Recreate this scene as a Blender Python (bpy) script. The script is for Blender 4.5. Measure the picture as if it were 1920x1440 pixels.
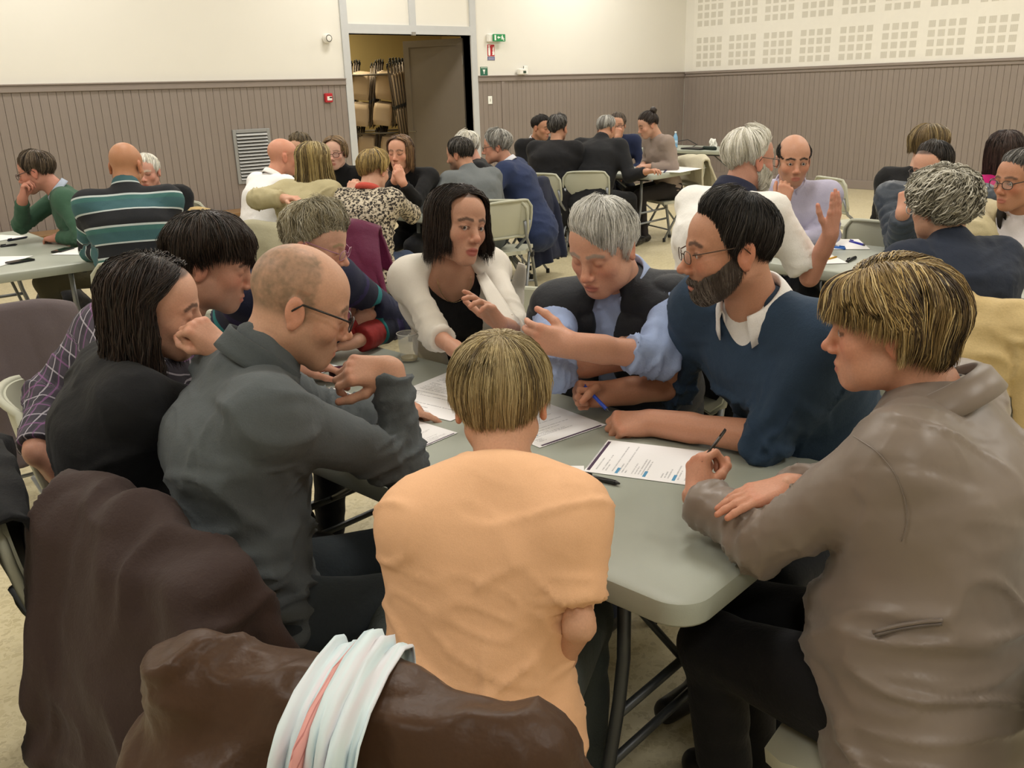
import bpy, math, random
import numpy as np
for o in list(bpy.data.objects): bpy.data.objects.remove(o, do_unlink=True)
scene = bpy.context.scene
COL = scene.collection
rng = np.random.RandomState(7)
random.seed(7)
V3 = lambda *a: np.array(a, dtype=float)

# ------------------------------------------------------------------ camera
HC, FPX = 1.6, 1668.9
PIT, ROL, YAW = [math.radians(a) for a in (18.344, -1.789, 40.861)]
FWD = V3(math.sin(YAW)*math.cos(PIT), math.cos(YAW)*math.cos(PIT), -math.sin(PIT))
_r = V3(math.cos(YAW), -math.sin(YAW), 0); _u = np.cross(_r, FWD)
RGT = math.cos(ROL)*_r + math.sin(ROL)*_u
UPV = -math.sin(ROL)*_r + math.cos(ROL)*_u
CAM = V3(0, 0, HC)
FH = V3(math.sin(YAW), math.cos(YAW), 0); RH = V3(math.cos(YAW), -math.sin(YAW), 0); ZUP = V3(0, 0, 1)
cd = bpy.data.cameras.new('camera'); co = bpy.data.objects.new('camera', cd); COL.objects.link(co)
from mathutils import Matrix, Vector, kdtree
M4 = Matrix(((RGT[0], UPV[0], -FWD[0], 0), (RGT[1], UPV[1], -FWD[1], 0), (RGT[2], UPV[2], -FWD[2], HC), (0, 0, 0, 1)))
co.matrix_world = M4
cd.sensor_width = 36; cd.lens = FPX/1920*36; cd.clip_start = .02
scene.camera = co
def ray(x, y): return FWD + RGT*(x-960)/FPX + UPV*(720-y)/FPX
def D(x, y, zc): return CAM + ray(x, y)*zc                       # pixel + depth
def Z(x, y, z):                                                   # pixel on a horizontal plane
    d = ray(x, y); return CAM + d*((z-HC)/d[2])
def KV(r, u, f): return RH*r + ZUP*u + FH*f                       # camera-heading vector
def unit(v): return v/ (np.linalg.norm(v)+1e-12)

# ------------------------------------------------------------------ world, lights, exposure
W = bpy.data.worlds.new('world'); scene.world = W; W.use_nodes = True
W.node_tree.nodes['Background'].inputs[0].default_value = (1, .93, .83, 1)
W.node_tree.nodes['Background'].inputs[1].default_value = .0
scene.view_settings.view_transform = 'Standard'; scene.view_settings.look = 'None'
scene.view_settings.gamma = 1; scene.view_settings.exposure = 0.18
ROOM = dict(x0=-4.0, x1=13.03, y0=-4.5, y1=10.252, zc=4.3)
LAMPS = [(x, y) for x in (-1.2, 2.6, 6.4, 10.2) for y in (-1.6, 2.4, 5.6, 8.9)]
LAMP_W = 40.0
def lamp(x, y, z, w, sx=1.2, sy=.6, colr=(1, .972, .925)):
    l = bpy.data.lights.new('ceiling_lamp', 'AREA'); l.shape = 'RECTANGLE'; l.size = sx; l.size_y = sy
    l.energy = w; l.color = colr
    o = bpy.data.objects.new('ceiling_lamp', l); o.location = (x, y, z); COL.objects.link(o); return o
LAMP_K = {-1.2: .8, 2.6: 1.0, 6.4: 1.0, 10.2: 1.35}      # tubes towards the right of the hall are brighter
for (x, y) in LAMPS: lamp(x, y, ROOM['zc']-.09, LAMP_W*LAMP_K[x])

# ------------------------------------------------------------------ materials
def srgb(h):
    if isinstance(h, str):
        h = h.lstrip('#'); c = [int(h[i:i+2], 16)/255 for i in (0, 2, 4)]
    else: c = [v/255 for v in h]
    return tuple(((v/12.92) if v <= .04045 else ((v+.055)/1.055)**2.4) for v in c)
def L4(h): return srgb(h)+(1,)
class NT:
    def __init__(s, name):
        s.m = bpy.data.materials.new(name); s.m.use_nodes = True; s.t = s.m.node_tree
        s.b = s.t.nodes['Principled BSDF']
    def n(s, kind, **kw):
        nd = s.t.nodes.new('ShaderNode'+kind)
        for k, v in kw.items():
            if k.startswith('i_'):
                key = k[2:]; key = int(key) if key.isdigit() else key
                nd.inputs[key].default_value = v
            else: setattr(nd, k, v)
        return nd
    def l(s, a, b): s.t.links.new(a, b)
    def ramp(s, fac, stops, interp='LINEAR'):
        r = s.n('ValToRGB'); cr = r.color_ramp; cr.interpolation = interp
        while len(cr.elements) < len(stops): cr.elements.new(.5)
        for e, (p, c) in zip(cr.elements, stops): e.position = p; e.color = c if len(c) == 4 else tuple(c)+(1,)
        s.l(fac, r.inputs[0]); return r.outputs[0]
    def math(s, op, a, b=None, c=None):
        m = s.n('Math', operation=op)
        for i, v in enumerate((a, b, c)):
            if v is None: continue
            if isinstance(v, (int, float)): m.inputs[i].default_value = v
            else: s.l(v, m.inputs[i])
        return m.outputs[0]
    def mix(s, fac, a, b, mode='MIX'):
        m = s.n('MixRGB', blend_type=mode)
        for i, v in zip((0, 1, 2), (fac, a, b)):
            if isinstance(v, (int, float)): m.inputs[i].default_value = v
            elif isinstance(v, tuple): m.inputs[i].default_value = v if len(v) == 4 else v+(1,)
            else: s.l(v, m.inputs[i])
        return m.outputs[0]
    def coord(s, kind='Object'): return s.n('TexCoord').outputs[kind]
    def bump(s, h, strength=.2, dist=.01):
        b = s.n('Bump'); b.inputs['Strength'].default_value = strength; b.inputs['Distance'].default_value = dist
        s.l(h, b.inputs['Height']); s.l(b.outputs[0], s.b.inputs['Normal'])
    def base(s, c):
        if isinstance(c, tuple): s.b.inputs['Base Color'].default_value = c if len(c) == 4 else c+(1,)
        else: s.l(c, s.b.inputs['Base Color'])
    def set(s, **kw):
        for k, v in kw.items(): s.b.inputs[k.replace('_', ' ')].default_value = v
        return s
_mc = {}
def plain(h, rough=.5, metal=0., name=None, spec=.5, var=.04):
    key = (h, rough, metal, spec)
    if key in _mc: return _mc[key]
    t = NT(name or 'paint'); c = srgb(h)
    nz = t.n('TexNoise', i_Scale=9., i_Detail=3.); t.l(t.coord(), nz.inputs['Vector'])
    t.base(t.mix(nz.outputs['Fac'], tuple(v*(1-var) for v in c), tuple(min(1, v*(1+var)) for v in c)))
    t.set(Roughness=rough, Metallic=metal); t.b.inputs['Specular IOR Level'].default_value = spec
    _mc[key] = t.m; return t.m
def cloth(h, rough=.85, weave=900., wr=.25, h2=None, sheen=.04, spec=.25):
    key = ('cloth', h, rough, weave, wr, h2, sheen)
    if key in _mc: return _mc[key]
    t = NT('fabric'); c = srgb(h); c2 = srgb(h2) if h2 else tuple(v*.8 for v in c)
    co_ = t.coord()
    nz = t.n('TexNoise', i_Scale=weave*.35, i_Detail=2.); t.l(co_, nz.inputs['Vector'])
    nb = t.n('TexNoise', i_Scale=14., i_Detail=4., i_Roughness=.6); t.l(co_, nb.inputs['Vector'])
    rg = t.n('TexNoise', noise_type='RIDGED_MULTIFRACTAL', i_Scale=6.5, i_Detail=2.5, i_Roughness=.45, i_Distortion=.6); t.l(co_, rg.inputs['Vector'])
    f = t.math('ADD', t.math('MULTIPLY', nz.outputs['Fac'], .6), t.math('MULTIPLY', nb.outputs['Fac'], .4))
    t.base(t.mix(f, c2, tuple(min(1, v*1.12) for v in c)))
    t.set(Roughness=rough); t.b.inputs['Specular IOR Level'].default_value = spec
    t.b.inputs['Sheen Weight'].default_value = sheen
    t.bump(t.math('ADD', t.math('ADD', t.math('MULTIPLY', nz.outputs['Fac'], .15), nb.outputs['Fac']), t.math('MULTIPLY', rg.outputs['Fac'], .55)), wr*1.3, .014)
    _mc[key] = t.m; return t.m
def attr_mat(name, rough=.5, sss=0., spec=.4, noise=.0, nscale=400., attr='col', bumps=0.):
    key = ('attr', name)
    if key in _mc: return _mc[key]
    t = NT(name); a = t.n('Attribute', attribute_name=attr)
    nz = t.n('TexNoise', i_Scale=nscale, i_Detail=3.); t.l(t.coord(), nz.inputs['Vector'])
    c = a.outputs['Color']
    if noise: c = t.mix(1.0, c, t.ramp(nz.outputs['Fac'], [(.25, (1-noise,)*3), (.75, (1+noise*.3,)*3)]), 'MULTIPLY')
    t.base(c); t.set(Roughness=rough); t.b.inputs['Specular IOR Level'].default_value = spec
    if sss:
        t.b.inputs['Subsurface Weight'].default_value = sss; t.b.inputs['Subsurface Scale'].default_value = .006
        t.b.inputs['Subsurface Radius'].default_value = (1., .35, .2)
    if bumps: t.bump(nz.outputs['Fac'], bumps, .002)
    _mc[key] = t.m; return t.m

# ------------------------------------------------------------------ mesh helpers
def mesh_data(name, verts, faces, mats=(), smooth=True, col=None, vecs=None, mi=None):
    me = bpy.data.meshes.new(name)
    v = np.asarray(verts, dtype=np.float32)
    if isinstance(faces, np.ndarray) and faces.ndim == 2:
        nf, k = faces.shape
        me.vertices.add(len(v)); me.vertices.foreach_set('co', v.ravel())
        me.loops.add(nf*k); me.loops.foreach_set('vertex_index', faces.astype(np.int32).ravel())
        me.polygons.add(nf); me.polygons.foreach_set('loop_start', np.arange(0, nf*k, k, dtype=np.int32))
        me.polygons.foreach_set('loop_total', np.full(nf, k, dtype=np.int32))
        me.update(calc_edges=True)
    else:
        me.from_pydata([tuple(p) for p in v.tolist()], [], [tuple(int(i) for i in f) for f in faces])
    for m in (mats if isinstance(mats, (list, tuple)) else [mats]): me.materials.append(m)
    if mi is not None: me.polygons.foreach_set('material_index', np.asarray(mi, dtype=np.int32))
    if smooth: me.polygons.foreach_set('use_smooth', np.ones(len(me.polygons), dtype=bool))
    if col is not None:
        c = np.ones((len(v), 4), np.float32); c[:, :3] = col
        at = me.attributes.new('col', 'FLOAT_COLOR', 'POINT'); at.data.foreach_set('color', c.ravel())
    if vecs is not None:
        at = me.attributes.new('bc', 'FLOAT_VECTOR', 'POINT'); at.data.foreach_set('vector', np.asarray(vecs, np.float32).ravel())
    me.validate(); return me
def link(name, me, parent=None, loc=None, rotz=0.):
    o = bpy.data.objects.new(name, me); COL.objects.link(o)
    if parent is not None: o.parent = parent
    if loc is not None: o.location = [float(v) for v in loc]
    if rotz: o.rotation_euler = (0, 0, rotz)
    return o
def tag(o, label=None, cat=None, group=None, kind=None):
    if label: o['label'] = label
    if cat: o['category'] = cat
    if group: o['group'] = group
    if kind: o['kind'] = kind
    return o
def thing(name, label, cat, loc=(0, 0, 0), rotz=0., group=None):
    o = bpy.data.objects.new(name, None); COL.objects.link(o); o.empty_display_size = .1
    o.location = [float(v) for v in loc]; o.rotation_euler = (0, 0, rotz)
    return tag(o, label, cat, group)
def copy_tree(o, parent=None):
    c = o.copy(); COL.objects.link(c)
    c.parent = parent
    for ch in list(o.children): copy_tree(ch, c)
    return c
class MB:
    """collects simple shapes into one mesh"""
    def __init__(s): s.v = []; s.f = []
    def add(s, v, f):
        o = len(s.v); s.v += [tuple(p) for p in v]; s.f += [tuple(i+o for i in q) for q in f]; return s
    def box(s, lo, hi, bev=0.):
        x0, y0, z0 = lo; x1, y1, z1 = hi
        if bev <= 0:
            v = [(x, y, z) for z in (z0, z1) for y in (y0, y1) for x in (x0, x1)]
            return s.add(v, [(0, 2, 3, 1), (4, 5, 7, 6), (0, 1, 5, 4), (1, 3, 7, 5), (3, 2, 6, 7), (2, 0, 4, 6)])
        b = bev; v = []; 
        for (zz, i) in ((z0, b), (z0+b, 0), (z1-b, 0), (z1, b)):
            for (cx, sx) in (((x0+i), 1),):
                xa, xb, ya, yb = x0+i, x1-i, y0+i, y1-i
                v += [(xa+b, ya, zz), (xb-b, ya, zz), (xb, ya+b, zz), (xb, yb-b, zz), (xb-b, yb, zz), (xa+b, yb, zz), (xa, yb-b, zz), (xa, ya+b, zz)]
        f = []
        for r in range(3):
            for i in range(8): f.append((r*8+i, r*8+(i+1) % 8, r*8+8+(i+1) % 8, r*8+8+i))
        f.append(tuple(range(7, -1, -1))); f.append(tuple(range(24, 32)))
        return s.add(v, f)
    def tube(s, pts, r, n=8, cap=True, closed=False):
        pts = [np.array(p, float) for p in pts]; m = len(pts); rr = r if hasattr(r, '__len__') else [r]*m
        vs = []; up = None
        for i, p in enumerate(pts):
            if closed: t = unit(pts[(i+1) % m]-pts[i-1])
            else: t = unit(pts[min(i+1, m-1)]-pts[max(i-1, 0)])
            if up is None: up = unit(np.cross(t, V3(0, 0, 1) if abs(t[2]) < .9 else V3(1, 0, 0)))
            a = unit(up - t*np.dot(up, t)); up = a; b = np.cross(t, a)
            for k in range(n):
                an = 2*math.pi*k/n; vs.append(p + (a*math.cos(an)+b*math.sin(an))*rr[i])
        f = []
        for i in range(m if closed else m-1):
            j = (i+1) % m
            for k in range(n): f.append((i*n+k, i*n+(k+1) % n, j*n+(k+1) % n, j*n+k))
        if cap and not closed: f.append(tuple(range(n-1, -1, -1))); f.append(tuple(range((m-1)*n, m*n)))
        return s.add(vs, f)
    def lathe(s, prof, n=20, c=(0, 0, 0)):
        vs = []; f = []; m = len(prof)
        for (r, z) in prof:
            for k in range(n):
                a = 2*math.pi*k/n; vs.append((c[0]+r*math.cos(a), c[1]+r*math.sin(a), c[2]+z))
        for i in range(m-1):
            for k in range(n): f.append((i*n+k, i*n+(k+1) % n, (i+1)*n+(k+1) % n, (i+1)*n+k))
        f.append(tuple(range(n-1, -1, -1))); f.append(tuple(range((m-1)*n, m*n)))
        return s.add(vs, f)
    def prism(s, poly, z0, z1, axis='z'):
        n = len(poly); mp = {'z': lambda a, b, c: (a, b, c), 'y': lambda a, b, c: (a, c, b), 'x': lambda a, b, c: (c, a, b)}[axis]
        v = [mp(a, b, z0) for a, b in poly]+[mp(a, b, z1) for a, b in poly]
        f = [tuple(range(n-1, -1, -1)), tuple(range(n, 2*n))]+[(i, (i+1) % n, n+(i+1) % n, n+i) for i in range(n)]
        return s.add(v, f)
    def data(s, name, mat, smooth=False): 
        me = mesh_data(name, s.v, s.f, mat, smooth)
        return me
    def build(s, name, mat, parent=None, loc=None, rotz=0., smooth=False): return link(name, s.data(name, mat, smooth), parent, loc, rotz)
def auto_smooth(o, ang=40):
    me = o.data if hasattr(o, 'data') and o.data else o
    me.polygons.foreach_set('use_smooth', np.ones(len(me.polygons), dtype=bool))
    try: me.set_sharp_from_angle(angle=math.radians(ang))
    except Exception: pass
    return o
def rrect(x0, y0, x1, y1, r, n=6):
    p = []
    for cx, cy, a0 in ((x1-r, y0+r, -90), (x1-r, y1-r, 0), (x0+r, y1-r, 90), (x0+r, y0+r, 180)):
        for i in range(n+1):
            a = math.radians(a0+90*i/n); p.append((cx+r*math.cos(a), cy+r*math.sin(a)))
    return p

# ------------------------------------------------------------------ noise
_tab = np.random.RandomState(3).rand(32, 32, 32).astype(np.float32)
def noise3(p):
    p = np.asarray(p); i = np.floor(p).astype(int); f = p-i; f = f*f*(3-2*f); i &= 31; j = (i+1) & 31
    x0, y0, z0 = i[..., 0], i[..., 1], i[..., 2]; x1, y1, z1 = j[..., 0], j[..., 1], j[..., 2]
    fx, fy, fz = f[..., 0], f[..., 1], f[..., 2]; T = _tab
    a = T[x0, y0, z0]*(1-fx)+T[x1, y0, z0]*fx; b = T[x0, y1, z0]*(1-fx)+T[x1, y1, z0]*fx
    c = T[x0, y0, z1]*(1-fx)+T[x1, y0, z1]*fx; d = T[x0, y1, z1]*(1-fx)+T[x1, y1, z1]*fx
    return ((a*(1-fy)+b*fy)*(1-fz)+(c*(1-fy)+d*fy)*fz)*2-1

# ------------------------------------------------------------------ implicit surfaces
def cap(a, b, ra, rb=None, k=.02, op='u', lat=None, s=1.):
    a = np.array(a, float); b = np.array(b, float); rb = ra if rb is None else rb; R = max(ra, rb)*max(1, s)
    def fn(X, Y, Z_):
        px, py, pz = X-a[0], Y-a[1], Z_-a[2]; ba = b-a
        if lat is not None:
            q = 1-1/s; dl = px*lat[0]+py*lat[1]+pz*lat[2]
            px = px-lat[0]*dl*q; py = py-lat[1]*dl*q; pz = pz-lat[2]*dl*q
            ba = ba-lat*np.dot(ba, lat)*q
        bb = float(ba@ba)+1e-9
        h = np.clip((px*ba[0]+py*ba[1]+pz*ba[2])/bb, 0, 1)
        return np.sqrt((px-h*ba[0])**2+(py-h*ba[1])**2+(pz-h*ba[2])**2)-(ra+(rb-ra)*h)
    return (fn, np.minimum(a, b)-R, np.maximum(a, b)+R, k, op)
def ell(c, r, k=.02, op='u', R=None):
    c = np.array(c, float); r = np.array(r, float); m = r.max() if R is not None else r
    def fn(X, Y, Z_):
        px, py, pz = X-c[0], Y-c[1], Z_-c[2]
        if R is not None:
            px, py, pz = (px*R[0, 0]+py*R[1, 0]+pz*R[2, 0], px*R[0, 1]+py*R[1, 1]+pz*R[2, 1], px*R[0, 2]+py*R[1, 2]+pz*R[2, 2])
        k0 = np.sqrt((px/r[0])**2+(py/r[1])**2+(pz/r[2])**2)+1e-6
        k1 = np.sqrt((px/r[0]**2)**2+(py/r[1]**2)**2+(pz/r[2]**2)**2)+1e-6
        return k0*(k0-1)/k1
    return (fn, c-m, c+m, k, op)
def halfcut(c, n, R, k=.004):
    """removes the half ball of radius R at c on the side n points to"""
    c = np.array(c, float); n = unit(np.array(n, float))
    def fn(X, Y, Z_):
        px, py, pz = X-c[0], Y-c[1], Z_-c[2]
        return np.maximum(-(px*n[0]+py*n[1]+pz*n[2]), np.sqrt(px*px+py*py+pz*pz)-R)
    return (fn, c-R, c+R, k, 'c')
def sdf_mesh(prims, h):
    us = [p for p in prims if p[4] == 'u']
    lo = np.min([p[1] for p in us], axis=0)-2.5*h; hi = np.max([p[2] for p in us], axis=0)+2.5*h
    n = np.ceil((hi-lo)/h).astype(int)+1
    f = np.full(tuple(n), .2, np.float32)
    ax = [(lo[i]+h*np.arange(n[i])).astype(np.float32) for i in range(3)]
    for fn, a, b, k, op in prims:
        m = k+3*h
        i0 = np.clip(np.floor((a-m-lo)/h).astype(int), 0, n-1); i1 = np.clip(np.ceil((b+m-lo)/h).astype(int)+1, 1, n)
        if (i1 <= i0).any(): continue
        sl = tuple(slice(i0[j], i1[j]) for j in range(3))
        d = fn(ax[0][sl[0]][:, None, None], ax[1][sl[1]][None, :, None], ax[2][sl[2]][None, None, :]).astype(np.float32)
        o = f[sl]
        if op == 'u':
            t = np.maximum(k-np.abs(o-d), 0)/max(k, 1e-6); f[sl] = np.minimum(o, d)-t*t*k*.25
        else:
            d = -d; t = np.maximum(k-np.abs(o-d), 0)/max(k, 1e-6); f[sl] = np.maximum(o, d)+t*t*k*.25
    return nets(f, lo, h)
_cor = [(0, 0, 0), (1, 0, 0), (0, 1, 0), (1, 1, 0), (0, 0, 1), (1, 0, 1), (0, 1, 1), (1, 1, 1)]
_edg = [(0, 1), (2, 3), (4, 5), (6, 7), (0, 2), (1, 3), (4, 6), (5, 7), (0, 4), (1, 5), (2, 6), (3, 7)]
def nets(f, lo, h):
    s = f < 0; nx, ny, nz = f.shape
    c = np.zeros((nx-1, ny-1, nz-1), np.int8)
    for a, b, d in _cor: c += s[a:nx-1+a, b:ny-1+b, d:nz-1+d]
    act = (c > 0) & (c < 8)
    I, J, K = np.nonzero(act); N = len(I)
    idx = np.full(act.shape, -1, np.int32); idx[I, J, K] = np.arange(N)
    cv = [f[I+a, J+b, K+d] for a, b, d in _cor]
    pos = np.zeros((N, 3)); cnt = np.zeros(N)
    for a, b in _edg:
        va, vb = cv[a], cv[b]; m = (va < 0) != (vb < 0)
        t = np.where(m, va/np.where(m, va-vb, 1), 0)
        pa = np.array(_cor[a]); pb = np.array(_cor[b])
        pos += m[:, None]*(pa+(pb-pa)*t[:, None]); cnt += m
    verts = (np.stack([I, J, K], 1)+pos/cnt[:, None])*h+lo
    fs = []
    sx = s[:-1] != s[1:]
    i, j, k = np.nonzero(sx[:, 1:-1, 1:-1]); j += 1; k += 1
    q = np.stack([idx[i, j-1, k-1], idx[i, j, k-1], idx[i, j, k], idx[i, j-1, k]], 1); fl = s[i, j, k]
    q[~fl] = q[~fl][:, ::-1]; fs.append(q)
    sy = s[:, :-1] != s[:, 1:]
    i, j, k = np.nonzero(sy[1:-1, :, 1:-1]); i += 1; k += 1
    q = np.stack([idx[i-1, j, k-1], idx[i-1, j, k], idx[i, j, k], idx[i, j, k-1]], 1); fl = s[i, j, k]
    q[~fl] = q[~fl][:, ::-1]; fs.append(q)
    sz = s[:, :, :-1] != s[:, :, 1:]
    i, j, k = np.nonzero(sz[1:-1, 1:-1, :]); i += 1; j += 1
    q = np.stack([idx[i-1, j-1, k], idx[i, j-1, k], idx[i, j, k], idx[i-1, j, k]], 1); fl = s[i, j, k]
    q[~fl] = q[~fl][:, ::-1]; fs.append(q)
    return verts, np.concatenate(fs)
def vnormals(v, f):
    a = v[f[:, 2]]-v[f[:, 0]]; b = v[f[:, 3]]-v[f[:, 1]]; n = np.cross(a, b); o = np.zeros_like(v)
    ix = f.ravel(order='F'); m = np.tile(n, (4, 1))
    for j in range(3): o[:, j] = np.bincount(ix, m[:, j], len(v))
    return o/(np.linalg.norm(o, axis=1)[:, None]+1e-12)
def relax(v, f, it=1, lam=.5):
    for _ in range(it):
        s = np.zeros_like(v); c = np.zeros(len(v))
        for k in range(4):
            np.add.at(s, f[:, k], v[f[:, (k+1) % 4]]); np.add.at(c, f[:, k], 1)
            np.add.at(s, f[:, k], v[f[:, (k-1) % 4]]); np.add.at(c, f[:, k], 1)
        v = v*(1-lam)+lam*s/np.maximum(c, 1)[:, None]
    return v
# ================================================================== materials of the setting
def mk_floor():
    t = NT('terrazzo'); c = t.coord()
    v = t.n('TexVoronoi', i_Scale=52.); v.inputs['Randomness'].default_value = 1
    v2 = t.n('TexVoronoi', i_Scale=52., feature='DISTANCE_TO_EDGE')
    nz = t.n('TexNoise', i_Scale=30., i_Detail=4.); big = t.n('TexNoise', i_Scale=1.3, i_Detail=3.)
    wv = t.mix(.06, c, nz.outputs['Color'])
    for k in (v, v2): t.l(wv, k.inputs['Vector'])
    t.l(c, nz.inputs['Vector']); t.l(c, big.inputs['Vector'])
    sep = t.n('SeparateColor'); t.l(v.outputs['Color'], sep.inputs[0])
    chip = t.ramp(sep.outputs[0], [(0, L4('#a39673')), (.3, L4('#b9ad88')), (.55, L4('#c9be9c')), (.8, L4('#d6ccae')), (1, L4('#968868'))])
    gap = t.ramp(v2.outputs['Distance'], [(.04, (0, 0, 0)), (.12, (1, 1, 1))])
    cc = t.mix(gap, L4('#cfc5a6'), chip)
    cc = t.mix(.5, cc, t.ramp(big.outputs['Fac'], [(.3, L4('#c4b994')), (.7, L4('#d4caab'))]))
    t.base(cc); t.set(Roughness=.32); t.b.inputs['Specular IOR Level'].default_value = .4
    return t.m
def mk_plaster(h):
    t = NT('plaster'); n = t.n('TexNoise', i_Scale=3., i_Detail=5.); f = t.n('TexNoise', i_Scale=160., i_Detail=2.)
    for k in (n, f): t.l(t.coord(), k.inputs['Vector'])
    c = srgb(h); t.base(t.mix(n.outputs['Fac'], tuple(v*.965 for v in c), c)); t.set(Roughness=.75)
    t.bump(f.outputs['Fac'], .08, .003); return t.m
def mk_plank():
    t = NT('painted_board'); n = t.n('TexNoise', i_Scale=5., i_Detail=4.); oi = t.n('ObjectInfo')
    mp = t.n('Mapping'); mp.inputs['Scale'].default_value = (30, 30, 1.5); t.l(t.coord(), mp.inputs[0]); t.l(mp.outputs[0], n.inputs['Vector'])
    a = t.mix(n.outputs['Fac'], L4('#857a73'), L4('#91867e'))
    t.base(t.mix(t.math('MULTIPLY', oi.outputs['Random'], .12), a, L4('#756a60'))); t.set(Roughness=.45)
    t.bump(n.outputs['Fac'], .1, .002); return t.m
M_FLOOR = mk_floor(); M_WALL = mk_plaster('#e6e3da'); M_PLANK = mk_plank()
M_TRIM = plain('#8b8079', .42); M_FRAME = plain('#c3c5c6', .4); M_DOOR = plain('#6f665b', .5)
M_CEIL = mk_plaster('#e6e0d2'); M_STORE = mk_plaster('#c8b37c')
X0, X1, Y0, Y1, ZC = (ROOM[k] for k in ('x0', 'x1', 'y0', 'y1', 'zc'))
DX0, DX1, DZ = 6.345, 8.296, 2.315
def struct(name, mb, mat, parent=None, smooth=False):
    o = mb.build(name, mat, parent, smooth=smooth)
    if parent is None: o['kind'] = 'structure'
    return o
SY = 13.4
struct('floor', MB().box((X0-.2, Y0-.2, -.15), (X1+.2, SY+.2, 0)), M_FLOOR)
struct('ceiling', MB().box((X0-.2, Y0-.2, ZC), (X1+.2, Y1+.2, ZC+.15)), M_CEIL)
wb = MB().box((X0-.2, Y1, 0), (DX0, Y1+.2, ZC)).box((DX1, Y1, 0), (X1+.2, Y1+.2, ZC)).box((DX0, Y1, DZ), (DX1, Y1+.2, ZC))
wall_back = struct('wall_back', wb, M_WALL)
wall_right = struct('wall_right', MB().box((X1, Y0-.2, 0), (X1+.2, Y1, ZC)), M_WALL)
struct('wall_left', MB().box((X0-.2, Y0-.2, 0), (X0, Y1, ZC)), M_WALL)
struct('wall_front', MB().box((X0, Y0-.2, 0), (X1, Y0, ZC)), M_WALL)
st = MB().box((4.6, SY, 0), (10.2, SY+.15, 3)).box((4.45, Y1+.2, 0), (4.6, SY, 3)).box((10.2, Y1+.2, 0), (10.35, SY, 3)).box((4.45, Y1+.2, 3), (10.35, SY+.15, 3.1))
struct('wall_storage', st, M_STORE)
# wainscot boards, each its own piece
PW = .0835
pl = MB().box((-PW/2+.0014, -.016, .0), (PW/2-.0014, .0, 1.71), .0022).data('plank', M_PLANK)
def planks(x0, x1, parent, axis):
    n = int(round((x1-x0)/PW)); w = (x1-x0)/n
    for i in range(n):
        c = x0+(i+.5)*w
        o = link('plank', pl, parent)
        if axis == 'x': o.location = (c, Y1, 0)
        else: o.location = (X1, c, 0); o.rotation_euler = (0, 0, -math.pi/2)
        o.scale = (w/PW, 1, 1)
planks(1.75, 6.245, wall_back, 'x'); planks(8.397, 8.825, wall_back, 'x'); planks(8.885, X1-.02, wall_back, 'x')
planks(4.0, Y1-.02, wall_right, 'y')
struct('board_panel', MB().box((X0, Y1-.014, 0), (1.75, Y1, 1.71)), M_TRIM, wall_back)
struct('board_panel', MB().box((X1-.014, Y0, 0), (X1, 4.0, 1.71)), M_TRIM, wall_right)
struct('post', MB().box((8.825, Y1-.03, 0), (8.885, Y1, 1.71), .004), M_TRIM, wall_back)
def railm(): return None
for i, (a, b) in enumerate(((X0, 6.246), (8.396, X1))):
    tr = MB().box((a, Y1-.036, 1.708), (b, Y1, 1.772), .004).box((a, Y1-.048, 1.772), (b, Y1, 1.788), .003)
    struct('trim_%d' % (i+1), tr, M_TRIM)
struct('trim_3', MB().box((X1-.036, Y0, 1.708), (X1, Y1-.048, 1.752), .004).box((X1-.055, Y0, 1.752), (X1, Y1-.048, 1.788), .004), M_TRIM)
for nm, a, b in (('baseboard_back', (X0, Y1-.03, 0), (6.246, Y1-.016, .13)), ('baseboard_back_door', (8.396, Y1-.03, 0), (X1-.03, Y1-.016, .13)), ('baseboard_right', (X1-.03, Y0, 0), (X1-.016, Y1-.03, .13))):
    struct(nm, MB().box(a, b, .004), M_TRIM)
# acoustic panels with slotted patches
def mk_slots():
    t = NT('slotted_patch'); w = t.n('TexWave', wave_type='BANDS', bands_direction='Y', i_Scale=22.); t.l(t.coord(), w.inputs['Vector'])
    t.base(t.ramp(w.outputs['Fac'], [(.45, L4('#d6d2c7')), (.55, L4('#c4c0b4'))])); t.set(Roughness=.8); return t.m
M_SLOT = mk_slots()
pan = MB().box((-.012, -.3275, -.3175), (0, .3275, .3175)).data('acoustic_panel', plain('#e8e5dc', .7))
pf = MB()
for i in range(4):
    for j in range(4):
        a, b = -.205+i*.1367, -.205+j*.124
        pf.box((-.0135, a-.047, b-.044), (-.0122, a+.047, b+.044))
pfd = pf.data('perforation', M_SLOT)
for r in range(4):
    for c in range(10):
        o = link('acoustic_panel', pan, wall_right, (X1, 9.742-c*.655, 2.108+r*.635+.0))
        link('perforation', pfd, o)
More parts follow.
